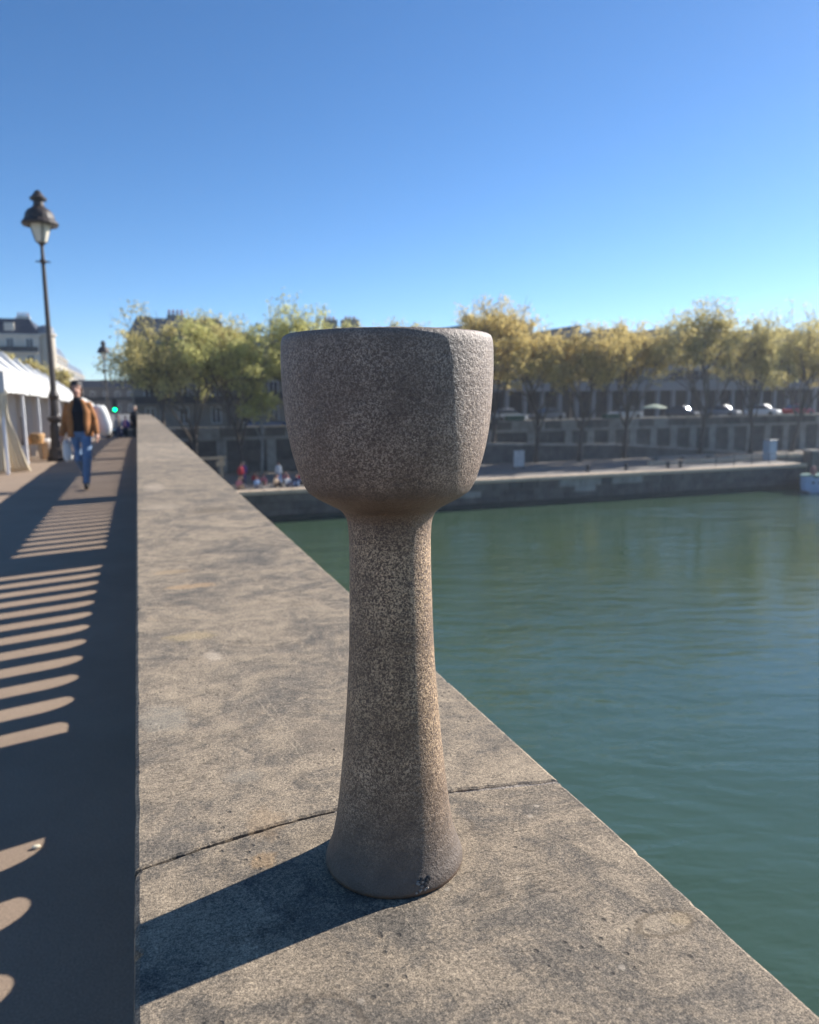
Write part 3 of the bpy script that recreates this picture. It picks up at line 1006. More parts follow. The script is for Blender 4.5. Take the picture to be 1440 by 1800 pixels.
drape(-0.20, 0.1, -0.25, 0.05, 0.30, 0.42, 1.0, 'drape')

# goods beside the tents
M_WICKER = simple('golden_wicker', (0.55, 0.33, 0.15), 0.8, 0.3, 20, 0.5, 60)
M_SACK = simple('white_cloth', (0.70, 0.66, 0.60), 0.9, 0.08, 4, 0.5, 12)
st = empty('wooden_chair', (-2.55, 21.9, zdeck(21.9)), 0.3)
tag(st, 'orange brown wooden chair with baskets in front of the second tent', 'chair')
G().box(-.24, .24, -.22, .22, .42, .46).build('seat', M_WICKER, st)
for sx in (-1, 1):
    for sy in (-1, 1):
        G().box(sx * .21 - .02, sx * .21 + .02, sy * .19 - .02, sy * .19 + .02, 0, .42).build('leg', M_WICKER, st)
G().box(-.24, .24, .19, .22, .46, .62).build('backrest', M_WICKER, st)
b_ = G().lathe([(0, .13), (.1, .17), (.2, .18), (.24, .17)], 16).build('wicker_basket', M_WICKER, loc=(-2.5, 21.85, zdeck(21.9) + .462))
tag(b_, 'round golden wicker basket on the wooden chair by the tents', 'basket')
b_ = G().lathe([(0, .05), (.15, .07), (.3, .055), (.42, .03), (.75, .028), (.78, .045)], 14).build('dark_vase', M_IRON_BLACK, loc=(-2.78, 21.6, zdeck(21.9)))
b_.scale = (1.2, 1.2, 1.45)
tag(b_, 'tall thin black vase with long neck standing beside the wooden chair', 'vase')


def blob(name, rx, ry, rz, mat, loc, seed, label, cat, amp=0.12):
    bm = bmesh.new()
    bmesh.ops.create_icosphere(bm, subdivisions=3, radius=1)
    for v in bm.verts:
        n_ = v.co.normalized()
        d = 1 + amp * mnoise.noise(n_ * 2.2 + Vector((seed, 0, 0))) + amp * 0.4 * mnoise.noise(n_ * 6 + Vector((seed, 3, 0)))
        sq = 1.0 / max(abs(n_.x), abs(n_.y), abs(n_.z)) ** 0.45
        v.co = Vector((n_.x * rx * d * sq, n_.y * ry * d * sq, max(-rz, n_.z * rz * d * sq)))
    g = G(); g.addbm(bm)
    return tag(g.build(name, mat, smooth=True, loc=loc), label, cat)


blob('cloth_sack', .22, .2, .27, M_SACK, (-2.35, 22.4, zdeck(22.4) + .27), 1, 'plump white cloth sack sitting right of the wooden chair', 'sack')
blob('cloth_sack', .18, .2, .20, M_SACK, (-2.85, 21.3, .18), 4, 'white cloth bundle on the ground below the black vase', 'sack')
cr8 = empty('wooden_crate', (-2.3, 23.6, zdeck(23.6)), .2)
tag(cr8, 'small brown wooden crate on the pavement close to the nearest lamp', 'crate')
for k in range(3):
    for s_ in (-1, 1):
        G().box(-.25, .25, s_ * .2 - .01, s_ * .2 + .01, .02 + k * .1, .10 + k * .1).build('slat', M_WICKER, cr8)
        G().box(s_ * .26 - .01, s_ * .26 + .01, -.188, .188, .02 + k * .1, .10 + k * .1).build('slat', M_WICKER, cr8)
G().box(-.249, .249, -.189, .189, .0, .018).build('bottom', M_WICKER, cr8)

# ------------------------------------------------------------------ people
M_SKIN = simple('skin', (0.50, 0.27, 0.19), 0.6, 0.08, 10)
M_HAIR = simple('dark_hair', (0.018, 0.012, 0.010), 0.55, 0.3, 60, 0.4, 200)
M_HAIR_PALE = simple('pale_hair', (0.50, 0.42, 0.32), 0.6, 0.2, 60)


def fuse(name, g, mat, parent, voxel, smooth_it=4):
    """fuse the overlapping closed shapes of g into one continuous skin"""
    o = mk(name, g.v, g.f, mat, None)
    bm = bmesh.new(); bm.from_mesh(o.data); bmesh.ops.recalc_face_normals(bm, faces=bm.faces[:]); bm.to_mesh(o.data); bm.free()
    md = o.modifiers.new('r', 'REMESH'); md.mode = 'VOXEL'; md.voxel_size = voxel; md.use_smooth_shade = True
    if smooth_it:
        ms = o.modifiers.new('s', 'SMOOTH'); ms.factor = 0.5; ms.iterations = smooth_it
    dg = bpy.context.evaluated_depsgraph_get()
    me = bpy.data.meshes.new_from_object(o.evaluated_get(dg))
    o.modifiers.clear()
    old = o.data
    o.data = me
    bpy.data.meshes.remove(old)
    me.name = name
    if not me.materials: me.materials.append(mat)
    me.polygons.foreach_set('use_smooth', [True] * len(me.polygons))
    if parent is not None: o.parent = parent
    return o


def ringE(c, rx, ry, n=16, tilt=0.0):
    ct, st_ = math.cos(tilt), math.sin(tilt)
    out = []
    for j in range(n):
        a = 2 * PI * j / n
        x = rx * math.cos(a); y = ry * math.sin(a)
        out.append((c[0] + x * ct - y * st_, c[1] + x * st_ + y * ct, c[2]))
    return out


def limb(g, pts, rad, n=12):
    g.tube(pts, rad, n)
    for p, r_ in zip(pts, rad):
        g.ellip(p, (r_, r_, r_), 10, 6)


def person(label, loc, rz, J, cols, vox=0.012, scale=1.0, group=None, hairlen=0.0, jacket_open=True, coat=False, det=False):
    """J: joint positions, figure faces -Y, its left is +X"""
    P = empty('person', loc, rz)
    P.scale = (scale,) * 3
    tag(P, label, 'person', group)
    V_ = {k: Vector(v) for k, v in J.items()}
    pel, chest, neck, head = V_['pel'], V_['chest'], V_['neck'], V_['head']
    skin_m, hair_m, top_m, inner_m, leg_m, shoe_m = cols
    # body
    g = G()
    g.ring_loft([ringE(pel + Vector((0, 0, -.10)), .10, .08), ringE(pel, .155, .105), ringE(pel + (chest - pel) * .45, .135, .095), ringE(chest, .165, .11), ringE(chest + (neck - chest) * .6, .15, .08), ringE(neck + Vector((0, 0, -.03)), .06, .06)])
    g.tube([neck + Vector((0, 0, -.06)), neck + (head - neck) * .6], [.062, .054], 12)
    hc = head
    i_head = len(g.v)
    g.ellip(hc + Vector((0, .012, .035)), (.076, .094, .088), 16, 10)
    g.ellip(hc + Vector((0, -.018, -.035)), (.060, .070, .080), 14, 8)
    g.ellip(hc + Vector((0, -.045, -.088)), (.034, .034, .028), 10, 6)
    g.tube([hc + Vector((0, -.080, .022)), hc + Vector((0, -.108, -.022))], [.011, .017], 8)
    for s_ in (-1, 1):
        g.ellip(hc + Vector((s_ * .078, .012, -.005)), (.012, .022, .032), 8, 6)
    if det:
        g.v[i_head:] = [tuple(hc + (Vector(v) - hc) * 1.13) for v in g.v[i_head:]]
    for s_, S in ((-1, 'R'), (1, 'L')):
        sh, el, wr = V_['sh' + S], V_['el' + S], V_['wr' + S]
        limb(g, [sh, el, wr], [.052, .040, .027])
        hd = (wr - el).normalized()
        fw = Vector((0, -1, 0))
        side = hd.cross(fw).normalized()
        palm = wr + hd * .05
        g.tube([wr, palm, wr + hd * .085], [.026, .036, .032], 10)
        nf = hd.cross(side).normalized()
        for q, ln in enumerate((.060, .068, .064, .050)):
            off = nf * ((q - 1.5) * .019)
            b0 = wr + hd * .085 + off
            b1 = b0 + hd * ln * .55 - side * s_ * (-.008)
            b2 = b1 + hd * ln * .45 - side * s_ * (-.020)
            g.tube([b0 - hd * .02, b1, b2], [.0105, .0095, .0085], 7)
        th = wr + hd * .03 + nf * (-.028) if True else wr
        g.tube([wr + hd * .02 - nf * .015, wr + hd * .055 - nf * .045, wr + hd * .085 - nf * .052], [.014, .012, .010], 7)
    for S in ('R', 'L'):
        hp_, kn, an = V_['hp' + S], V_['kn' + S], V_['an' + S]
        limb(g, [hp_, kn, an], [.082, .055, .036])
        toe = V_['toe' + S]
        g.tube([an + Vector((0, 0, -.03)), (an + toe) / 2 + Vector((0, 0, -.02)), toe], [.036, .036, .026], 8)
    fuse('body', g, skin_m, P, vox * (0.6 if det else 1), 2)
    # trousers
    g = G()
    g.ring_loft([ringE(pel + Vector((0, 0, -.12)), .13, .10), ringE(pel, .168, .118), ringE(pel + Vector((0, 0, .07)), .158, .112)])
    for S in ('R', 'L'):
        hp_, kn, an = V_['hp' + S], V_['kn' + S], V_['an' + S]
        limb(g, [hp_, kn, kn + (an - kn) * .5, an + (kn - an) * .06], [.098, .071, .062, .056])
    fuse('trousers', g, leg_m, P, vox, 3)
    # inner top
    g = G()
    g.ring_loft([ringE(pel + Vector((0, -.006, -.01)), .165, .125), ringE(pel + (chest - pel) * .4 + Vector((0, -.006, 0)), .152, .118), ringE(chest + Vector((0, -.006, 0)), .178, .128), ringE(chest + (neck - chest) * .65, .135, .09), ringE(neck + Vector((0, 0, 0)), .070, .068), ringE(neck + Vector((0, 0, .045)), .064, .064)])
    fuse('sweater', g, inner_m, P, vox, 2)
    # jacket / coat: shell open at the front
    g = G()
    for S in ('R', 'L'):
        sh, el, wr = V_['sh' + S], V_['el' + S], V_['wr' + S]
        limb(g, [sh, (sh + el) / 2, el, (el + wr) / 2, wr - (wr - el).normalized() * .03], [.066, .063, .057, .052, .048])
    bot = pel + Vector((0, 0, -.10 if not coat else -.32))
    if jacket_open:
        for s_ in (-1, 1):
            o_ = lambda c, dx: c + Vector((s_ * dx, .012, 0))
            g.ring_loft([ringE(o_(bot, .140), .062, .140, tilt=-s_ * .25), ringE(o_(pel, .142), .060, .140, tilt=-s_ * .25), ringE(o_(pel + (chest - pel) * .45, .130), .062, .134, tilt=-s_ * .25), ringE(o_(chest, .142), .068, .136, tilt=-s_ * .3), ringE(o_(chest + (neck - chest) * .55, .110), .068, .105, tilt=-s_ * .3), ringE(o_(neck + Vector((0, 0, -.01)), .065), .030, .075)])
        g.ring_loft([ringE(bot + Vector((0, .095, 0)), .15, .05), ringE(pel + Vector((0, .095, 0)), .15, .05), ringE(chest + Vector((0, .085, 0)), .17, .06), ringE(neck + Vector((0, .055, .01)), .07, .035)])
    else:
        g.ring_loft([ringE(bot, .19, .145), ringE(pel, .185, .14), ringE(pel + (chest - pel) * .45, .172, .135), ringE(chest, .198, .145), ringE(chest + (neck - chest) * .6, .165, .105), ringE(neck + Vector((0, 0, .01)), .078, .078)])
    fuse('jacket', g, top_m, P, vox, 3)
    # shoes
    for S in ('R', 'L'):
        an, toe = V_['an' + S], V_['toe' + S]
        g = G()
        d = (toe - an); d.z = 0; d.normalize()
        g.tube([an - d * .05 + Vector((0, 0, -.035)), an + Vector((0, 0, -.02)), (an + toe) / 2 + Vector((0, 0, -.01)), toe + d * .03], [.042, .050, .046, .034], 10)
        fuse('shoe', g, shoe_m, P, vox, 1)
    # hair
    g = G()
    g.ellip(hc + Vector((0, .022, .070)), (.085, .100, .072), 16, 10)
    for s_ in (-1, 1): g.ellip(hc + Vector((s_ * .070, .02, .02)), (.022, .055, .06), 10, 6)
    g.ellip(hc + Vector((0, .040, .0)), (.080, .075, .080), 14, 8)
    if hairlen:
        g.ellip(hc + Vector((.030, .05, -.06)), (.070, .055, .06 + hairlen), 14, 8)
    if det: g.v = [tuple(hc + (Vector(v) - hc) * 1.13) for v in g.v]
    fuse('hair', g, hair_m, P, vox, 1)
    if det:
        # eyes, brows, mouth
        for s_ in (-1, 1):
            G().ellip(hc + Vector((s_ * .034, -.092, .022)), (.013, .007, .006), 8, 5).build('eye', M_HAIR, P, smooth=True)
            G().tube([hc + Vector((s_ * .018, -.098, .045)), hc + Vector((s_ * .054, -.086, .045))], .005, 5).build('eyebrow', M_HAIR, P)
        G().ellip(hc + Vector((0, -.099, -.059)), (.022, .006, .005), 8, 5).build('mouth', simple('lips', (0.30, 0.11, 0.09), 0.6), P, smooth=True)
    return P


def stand(h=1.0, step=0.0, arm=0.0, lean=0.0):
    return dict(pel=(0, 0, .96), chest=(0, -.01 - lean * .4, 1.28), neck=(0, 0 - lean * .6, 1.50), head=(0, -.02 - lean * .8, 1.655),
                shL=(.185, 0 - lean * .6, 1.42), elL=(.25, .04 - arm, 1.14), wrL=(.25, -.05 - arm * 2, .91),
                shR=(-.185, 0 - lean * .6, 1.42), elR=(-.25, .04 + arm, 1.14), wrR=(-.25, -.03 + arm, .90),
                hpL=(.085, 0, .92), knL=(.09, -.03 - step, .50), anL=(.09, .02 - step * 1.7, .09), toeL=(.10, -.12 - step * 1.9, .03),
                hpR=(-.085, 0, .92), knR=(-.09, -.03 + step * .5, .50), anR=(-.09, .02 + step * 1.7, .09), toeR=(-.10, -.12 + step * 1.6, .03))


def sit():
    return dict(pel=(0, 0, .12), chest=(0, .02, .44), neck=(0, 0, .66), head=(0, -.02, .815),
                shL=(.185, 0, .58), elL=(.26, -.10, .34), wrL=(.16, -.28, .30),
                shR=(-.185, 0, .58), elR=(-.26, -.06, .34), wrR=(-.20, -.26, .26),
                hpL=(.09, -.02, .10), knL=(.14, -.34, .40), anL=(.13, -.52, .08), toeL=(.14, -.66, .03),
                hpR=(-.09, -.02, .10), knR=(-.14, -.36, .32), anR=(-.12, -.58, .08), toeR=(-.13, -.72, .03))


def cloth(name, c, **k): return simple(name, c, 0.85, 0.2, 12, 0.3, 60, **k)


M_SUEDE = cloth('brown_suede', (0.36, 0.145, 0.045))
M_BLACKKNIT = cloth('black_knit', (0.012, 0.011, 0.014))
M_JEANS = cloth('blue_denim', (0.13, 0.21, 0.34))
M_SHOE = cloth('black_leather', (0.012, 0.012, 0.013))
man = dict(pel=(0, 0, .98), chest=(0.0, -.02, 1.30), neck=(0.0, -.03, 1.515), head=(-.005, -.05, 1.675),
           shL=(.160, -.02, 1.41), elL=(.235, .04, 1.16), wrL=(.27, -.06, .92),
           shR=(-.160, -.02, 1.41), elR=(-.235, .06, 1.15), wrR=(-.285, -.02, .90),
           hpL=(.09, 0, .93), knL=(.11, -.20, .53), anL=(.075, -.22, .10), toeL=(.085, -.38, .045),
           hpR=(-.085, 0, .93), knR=(-.045, -.02, .50), anR=(-.01, .38, .22), toeR=(-.02, .30, .06))
MX, MY = -0.945, 14.05
person('man in open brown suede jacket and blue jeans walking towards the viewer', (MX, MY, 0), R(-3), man,
       (M_SKIN, M_HAIR, M_SUEDE, M_BLACKKNIT, M_JEANS, M_SHOE), vox=0.011, hairlen=0.02, det=True)
# bags the man carries
M_BAG = simple('white_canvas', (0.74, 0.72, 0.68), 0.85, 0.05, 4, 0.5, 14)
b1 = blob('canvas_bag', .15, .12, .27, M_BAG, (MX + .34, MY + .20, 1.14), 2, 'large white canvas bag slung behind the left arm of the walking man', 'bag', 0.10)
b1.rotation_euler = (0, R(-12), 0)
b2 = blob('canvas_bag', .075, .07, .19, M_BAG, (MX - .22, MY + .12, .64), 6, 'small white bag hanging from the right hand of the walking man', 'bag', 0.10)

PAL = {k: cloth('cloth_' + k, c) for k, c in dict(red=(0.45, 0.03, 0.04), white=(0.55, 0.55, 0.56), navy=(0.03, 0.04, 0.10), teal=(0.05, 0.20, 0.20), black=(0.015, 0.015, 0.017),
       pink=(0.50, 0.18, 0.20), blue=(0.16, 0.25, 0.42), tan=(0.42, 0.30, 0.2), grey=(0.18, 0.18, 0.2), purple=(0.10, 0.05, 0.22)).items()}
stand_m = stand()
person('figure in a dark coat with pale hair at the end of the parapet', (-0.16, 47, zdeck(47)), 0.2, stand(lean=.05), (M_SKIN, M_HAIR_PALE, PAL['black'], PAL['black'], PAL['black'], M_SHOE), vox=.022, jacket_open=False, coat=True, scale=1.03)
person('distant pedestrian in a grey jacket between the far lamp and the traffic light', (-1.45, 62, zdeck(62)), 0.5, stand(step=.12, arm=.05), (M_SKIN, M_HAIR, PAL['grey'], PAL['tan'], PAL['navy'], M_SHOE), vox=.03)
person('distant pedestrian in a purple top and dark trousers right of the traffic light', (-.95, 64, zdeck(64)), -.4, stand(step=.08), (M_SKIN, M_HAIR, PAL['purple'], PAL['pink'], PAL['black'], M_SHOE), vox=.03)
quay_people = [
    (7.35, 60.3, 'stand', 'red', 'black', 'person in a bright red top standing at the left end of the quay crowd'),
    (7.75, 61.5, 'stand', 'purple', 'purple', 'tall person in purple with a pale hat standing behind the red top on the quay'),
    (6.9, 57.9, 'sit', 'pink', 'tan', 'person in a pink top sitting lowest at the quay edge beside the parapet'),
    (8.2, 57.9, 'sit', 'blue', 'grey', 'person in a light blue top sitting on the quay edge right of the pink top'),
    (9.0, 59.6, 'sit', 'pink', 'black', 'person in a pink top sitting behind the blue ones on the quay'),
    (9.7, 58.2, 'sit', 'tan', 'black', 'person in a tan top and black trousers sitting in the middle of the quay crowd'),
    (10.3, 60.2, 'stand', 'white', 'blue', 'person in a white top standing in the middle of the quay crowd'),
    (10.55, 57.9, 'sit', 'white', 'navy', 'sitting person in white in front of the standing person in white'),
    (11.3, 58.0, 'sit', 'navy', 'blue', 'person in a navy top sitting on the quay edge between white and teal tops'),
    (11.9, 59.9, 'sit', 'red', 'grey', 'person in a red top sitting behind the navy top on the quay'),
    (12.5, 58.0, 'sit', 'teal', 'white', 'person in a teal top sitting at the quay edge near the goblet outline'),
    (13.2, 60.0, 'stand', 'black', 'teal', 'person in a black top standing near the right end of the quay crowd'),
    (7.2, 58.9, 'sit', 'black', 'navy', 'dark dressed person sitting just behind the lowest pink top on the quay'),
    (8.6, 61.4, 'sit', 'red', 'black', 'person in a red top sitting far back beside the tall purple figure'),
    (10.0, 58.9, 'sit', 'blue', 'navy', 'person in a light blue top sitting right behind the tan top'),
    (11.0, 61.0, 'sit', 'pink', 'grey', 'person in a pink top sitting far back behind the standing white top'),
    (12.1, 58.9, 'sit', 'white', 'black', 'person in a white top sitting close behind the navy top'),
    (13.5, 58.0, 'sit', 'grey', 'navy', 'person in a grey top sitting between the two teal tops'),
    (14.0, 58.1, 'sit', 'teal', 'blue', 'person in a teal top and blue jeans, rightmost sitter of the quay crowd'),
]
for (x, y, ps, a, b, lab) in quay_people:
    J = stand(step=.05) if ps == 'stand' else sit()
    person(lab, (x, y, Z_QUAY), random.uniform(-.7, .7), J, (M_SKIN, M_HAIR if a != 'purple' else M_HAIR_PALE, PAL[a], PAL[a], PAL[b], M_SHOE), vox=.034, jacket_open=False, group='people gathered on the lower quay')

# ------------------------------------------------------------------ trees
def tree(loc, h, spread, seed, leaf, label, name='plane_tree', nl=60, bark=None, trunk_h=0.40, lean=(0, 0), r0=0.26, group='plane trees along the lower quay', leaf_s=(0.10, 0.21), dens=1.0):
    rs = random.Random(seed)
    T = empty(name, loc)
    tag(T, label, 'tree', group)
    bark = bark or M_BARK
    gt = G(); gb = G(); tips = []
    th = h * trunk_h
    pts = []
    p = Vector((0, 0, -0.05))
    d = Vector((lean[0], lean[1], 1)).normalized()
    N = 6
    for k in range(N + 1):
        pts.append(p.copy())
        d = (d + Vector((rs.uniform(-.07, .07), rs.uniform(-.07, .07), 0.02))).normalized()
        p = p + d * th / N
    gt.tube(pts, [r0 * (1.15 if k == 0 else 1 - 0.35 * k / N) for k in range(N + 1)], 9)
    top = pts[-1]

    def grow(p, d, L, r_, lvl):
        q = p; seg = 3
        ps = [p]; 
        for k in range(seg):
            d = (d + Vector((rs.uniform(-.20, .20), rs.uniform(-.20, .20), rs.uniform(-.02, .16)))).normalized()
            q = q + d * L / seg
            ps.append(q)
            if lvl >= 2: tips.append((q.copy(), 0.6 if lvl == 2 else 1.0))
        (gt if lvl == 0 else gb).tube(ps, [r_, r_ * .85, r_ * .7, r_ * .55], 6 if lvl < 2 else 4)
        if lvl >= 3: return
        nb_ = (4, 4, 3)[lvl]
        for k in range(nb_):
            ax = Vector((rs.uniform(-1, 1), rs.uniform(-1, 1), rs.uniform(-.3, .7))).normalized()
            nd = (d * (0.75 if k else 1.3) + ax * (0.85 if k else .25)).normalized()
            start = ps[rs.choice((2, 3)) if k else 3]
            grow(start, nd, L * rs.uniform(.55, .80), r_ * .55, lvl + 1)
    nl0 = 6
    for k in range(nl0):
        a = 2 * PI * (k + rs.random() * .6) / nl0
        out = spread / h * rs.uniform(1.0, 1.7)
        d = Vector((math.cos(a) * out, math.sin(a) * out, 1.0 if k else 2.0)).normalized()
        grow(pts[-1 - (k % 3)] , d, h * rs.uniform(.24, .30), r0 * .45, 0)
    # limit heights
    mz = max(t[0].z for t in tips)
    sc = min(1.25, h / mz)
    gt.build('trunk', bark, T, smooth=True)
    gb_o = gb.build('branches', bark, T)
    tp = np.array([t[0] for t in tips]); wt = np.array([t[1] for t in tips])
    r2 = np.random.default_rng(seed)
    n = int(len(tips) * nl * dens)
    # clumps with very different density: some shoots stay nearly bare
    dens_w = r2.random(len(tips)) ** 2.6 * wt
    dens_w[tp[:, 2] > 0.86 * mz] *= 0.45
    dens_w /= dens_w.sum()
    idx = r2.choice(len(tips), n, p=dens_w)
    c = tp[idx] + r2.normal(0, 1, (n, 3)) * np.array([.30, .30, .24]) * r2.uniform(.5, 1.3, (n, 1))
    s_ = r2.uniform(leaf_s[0], leaf_s[1], n)[:, None]
    a = r2.normal(0, 1, (n, 3)); a /= np.linalg.norm(a, axis=1)[:, None]
    b = r2.normal(0, 1, (n, 3)); b -= (a * b).sum(1)[:, None] * a; b /= np.linalg.norm(b, axis=1)[:, None]
    V_ = np.stack([c - a * s_, c - b * s_ * .6, c + a * s_, c + b * s_ * .6], 1).reshape(-1, 3)
    F = np.arange(n * 4).reshape(-1, 4)
    me = bpy.data.meshes.new('crown')
    me.vertices.add(n * 4); me.vertices.foreach_set('co', V_.ravel().astype(np.float32))
    me.loops.add(n * 4); me.loops.foreach_set('vertex_index', F.ravel().astype(np.int32))
    me.polygons.add(n); me.polygons.foreach_set('loop_start', (np.arange(n) * 4).astype(np.int32))
    me.update(); me.validate()
    me.materials.append(leaf)
    o = bpy.data.objects.new('crown', me); COL.objects.link(o); o.parent = T
    T.scale = (sc, sc, sc)
    return T


Q = Z_QUAY
quay_trees = [
    # x, y, height, spread, leaf, lean, label
    (4.6, 71.0, 15.0, 3.6, M_LEAF_OLIVE, (.04, 0), 'leftmost olive green quay tree rising behind the end of the parapet'),
    (8.9, 69.3, 15.4, 5.2, M_LEAF_GREEN, (-.17, .02), 'yellow green quay tree with a dark leaning trunk right of the parapet end'),
    (14.8, 70.0, 15.4, 5.0, M_LEAF_GREEN, (.05, 0), 'bright yellow green quay tree just left of the goblet bowl'),
    (21.0, 69.5, 13.6, 4.6, M_LEAF_OLIVE, (0, 0), 'quay tree mostly hidden behind the left half of the goblet bowl'),
    (27.5, 69.5, 13.4, 4.6, M_LEAF_OLIVE, (0, 0), 'quay tree mostly hidden behind the right half of the goblet bowl'),
    (34.0, 73.0 - 2.6, 16.6, 4.4, M_LEAF_GOLD, (.02, 0), 'tallest golden quay tree with a wispy bare top right behind the goblet rim'),
    (38.3, 69.0, 14.2, 5.0, M_LEAF_GOLD, (.10, 0), 'golden quay tree with a slim dark trunk, first right of the goblet'),
    (43.2, 68.6, 14.4, 5.2, M_LEAF_GOLD, (.10, 0), 'golden quay tree beside the pale notice panel, second right of the goblet'),
    (49.5, 69.5, 14.6, 4.8, M_LEAF_GOLD, (.03, 0), 'brightest golden quay tree whose crown droops low towards the wall'),
    (59.5, 69.4, 17.0, 5.4, M_LEAF_OLIVE, (.02, 0), 'tall spreading olive gold tree before the pilastered wall'),
    (66.5, 69.4, 16.2, 4.8, M_LEAF_OLIVE, (.03, 0), 'olive gold tree left of the grey blue cabinet'),
    (72.5, 69.2, 17.2, 5.4, M_LEAF_OLIVE, (.13, 0), 'tall olive gold tree with a leaning trunk above the grey blue cabinet'),
    (81.5, 70.0, 14.5, 5.0, M_LEAF_GOLD, (0, 0), 'golden tree cut by the right edge of the picture'),
]
for k, (x, y, h, sp_, lf, ln, lab) in enumerate(quay_trees):
    tree((x, y, Q), h, sp_, 100 + k * 7, lf, lab, lean=ln, nl=14, leaf_s=(.065, .145), trunk_h=0.22 if k < 3 else 0.30)
tree((10.2, 68.6, Q), 8.5, 2.0, 555, M_LEAF_GREEN, 'slender tree with a pale curved trunk beside the dark leaning one', bark=M_BARK_PALE, r0=.16, lean=(.12, 0), nl=3, trunk_h=.62)
street_trees = [
    (-14.2, 104, 9.4, M_LEAF_OLIVE, 'green street tree above the white tent roofs, left of the near lamp'),
    (-11.6, 122, 8.6, M_LEAF_OLIVE, 'green street tree between the near lamp and the walking man'),
    (-19.0, 100, 8.0, M_LEAF_OLIVE, 'green street tree low at the left edge behind the nearest tents'),
    (2.6, 88, 10.5, M_LEAF_SHADE, 'shade-coloured street tree behind the end of the parapet'),
    (9.5, 87, 10.0, M_LEAF_SHADE, 'shade-coloured street tree behind the leaning dark trunk'),
    (16.5, 87, 9.5, M_LEAF_SHADE, 'shade-coloured street tree left of the goblet bowl, before the stone building'),
    (24, 88, 12.5, M_LEAF_OLIVE, 'street tree behind the left half of the goblet bowl'),
    (31, 88, 13.0, M_LEAF_OLIVE, 'street tree behind the right half of the goblet bowl'),
    (55, 90, 10.5, M_LEAF_OLIVE, 'darker street tree in the gap between the golden and olive quay trees'),
    (96, 92, 11.0, M_LEAF_GREEN, 'green street tree far right beyond the parked cars'),
]
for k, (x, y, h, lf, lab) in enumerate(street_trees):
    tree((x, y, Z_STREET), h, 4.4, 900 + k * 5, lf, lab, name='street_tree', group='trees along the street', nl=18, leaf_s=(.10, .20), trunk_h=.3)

# ------------------------------------------------------------------ buildings
def win_mesh(w, h):
    f = G()
    f.box(-w / 2, w / 2, -.05, .04, 0, .08).box(-w / 2, w / 2, -.05, .04, h - .08, h).box(-w / 2, -w / 2 + .08, -.05, .04, .08, h - .08).box(w / 2 - .08, w / 2, -.05, .04, .08, h - .08).box(-.04, .04, -.04, .04, .08, h - .08)
    return f


WIN = {}
def window(parent, x, y, z, w, h, rz=0.0, frame=None, glass=None):
    key = (w, h)
    if key not in WIN:
        fo = win_mesh(w, h).build('window', frame or M_WHITE, parent)
        go = G().box(-w / 2 + .05, w / 2 - .05, -.01, .02, .05, h - .05).build('pane', glass or M_GLASS, fo)
        WIN[key] = (fo, go)
        fo.location = (x, y, z); fo.rotation_euler = (0, 0, rz)
        return fo
    fo, go = WIN[key]
    a = fo.copy(); COL.objects.link(a); a.parent = parent; a.location = (x, y, z); a.rotation_euler = (0, 0, rz)
    b = go.copy(); COL.objects.link(b); b.parent = a
    return a


def haussmann(name, label, x0, x1, y0, y1, zc, zr, wall, roofm, floors, side=True, wpitch=3.0, w=(1.2, 2.1), chim=3, front=True, balcony=True):
    B = empty(name, (x0, y0, Z_STREET))
    tag(B, label, 'building')
    L = x1 - x0; D = y1 - y0; Hc = zc - Z_STREET; Hr = zr - Z_STREET
    G().box(0, L, 0, D, 0, Hc).build('wall', wall, B)
    G().box(-.35, L + .35, -.35, D + .35, Hc, Hc + .35).build('cornice', wall, B)
    g = G()
    ins = (Hr - Hc) * .45
    g.v = [(0, 0, Hc + .35), (L, 0, Hc + .35), (L, D, Hc + .35), (0, D, Hc + .35), (ins, ins, Hr), (L - ins, ins, Hr), (L - ins, D - ins, Hr), (ins, D - ins, Hr)]
    g.f = [(0, 1, 5, 4), (1, 2, 6, 5), (2, 3, 7, 6), (3, 0, 4, 7), (4, 5, 6, 7)]
    roof = g.build('roof', roofm, B)
    fh = Hc / floors
    if front:
        n = max(1, int(L / wpitch))
        for f in range(floors):
            for i in range(n):
                window(B, (i + .5) * L / n, -.03, f * fh + .55, w[0], w[1])
        if balcony:
            for f in (floors - 1, 1):
                G().box(.2, L - .2, -.75, 0, f * fh + .10, f * fh + .25).build('balcony', wall, B)
                G().box(.2, L - .2, -.75, -.71, f * fh + .26, f * fh + 1.15).build('railing', M_IRON_BLACK, B)
        for i in range(n):
            dx = (i + .5) * L / n
            if ins < L / 2 and zr - zc > 2 and i % 2 == 0:
                G().box(dx - .8, dx + .8, .3, 2.0, Hc + .5, Hc + 2.3).build('dormer', wall, B)
    if side:
        n = max(1, int(D / wpitch))
        for f in range(floors):
            for i in range(n):
                window(B, L + .03, (i + .5) * D / n, f * fh + .55, w[0], w[1], PI / 2)
    for i in range(chim):
        cx = L * (i + .5) / max(1, chim)
        c_ = G().box(cx - 1.1, cx + 1.1, D * .4, D * .4 + .8, Hr - 1.0, Hr + 1.0 + (i % 2) * .5).build('chimney', wall, B)
        for q in range(4):
            G().lathe([(Hr + .9 + (i % 2) * .5, .16), (Hr + 1.7 + (i % 2) * .5, .12)], 8, (cx - .8 + q * .52, D * .4 + .4)).build('chimney_pot', M_TERRA, c_)
    return B


haussmann('corner_building', 'grey stone apartment building with dark slate roof and dormers at the left edge', -34, -15.6, 150, 168, 12.9, 16.0, M_HAUSS2, M_SLATE, 5, side=True, chim=3)
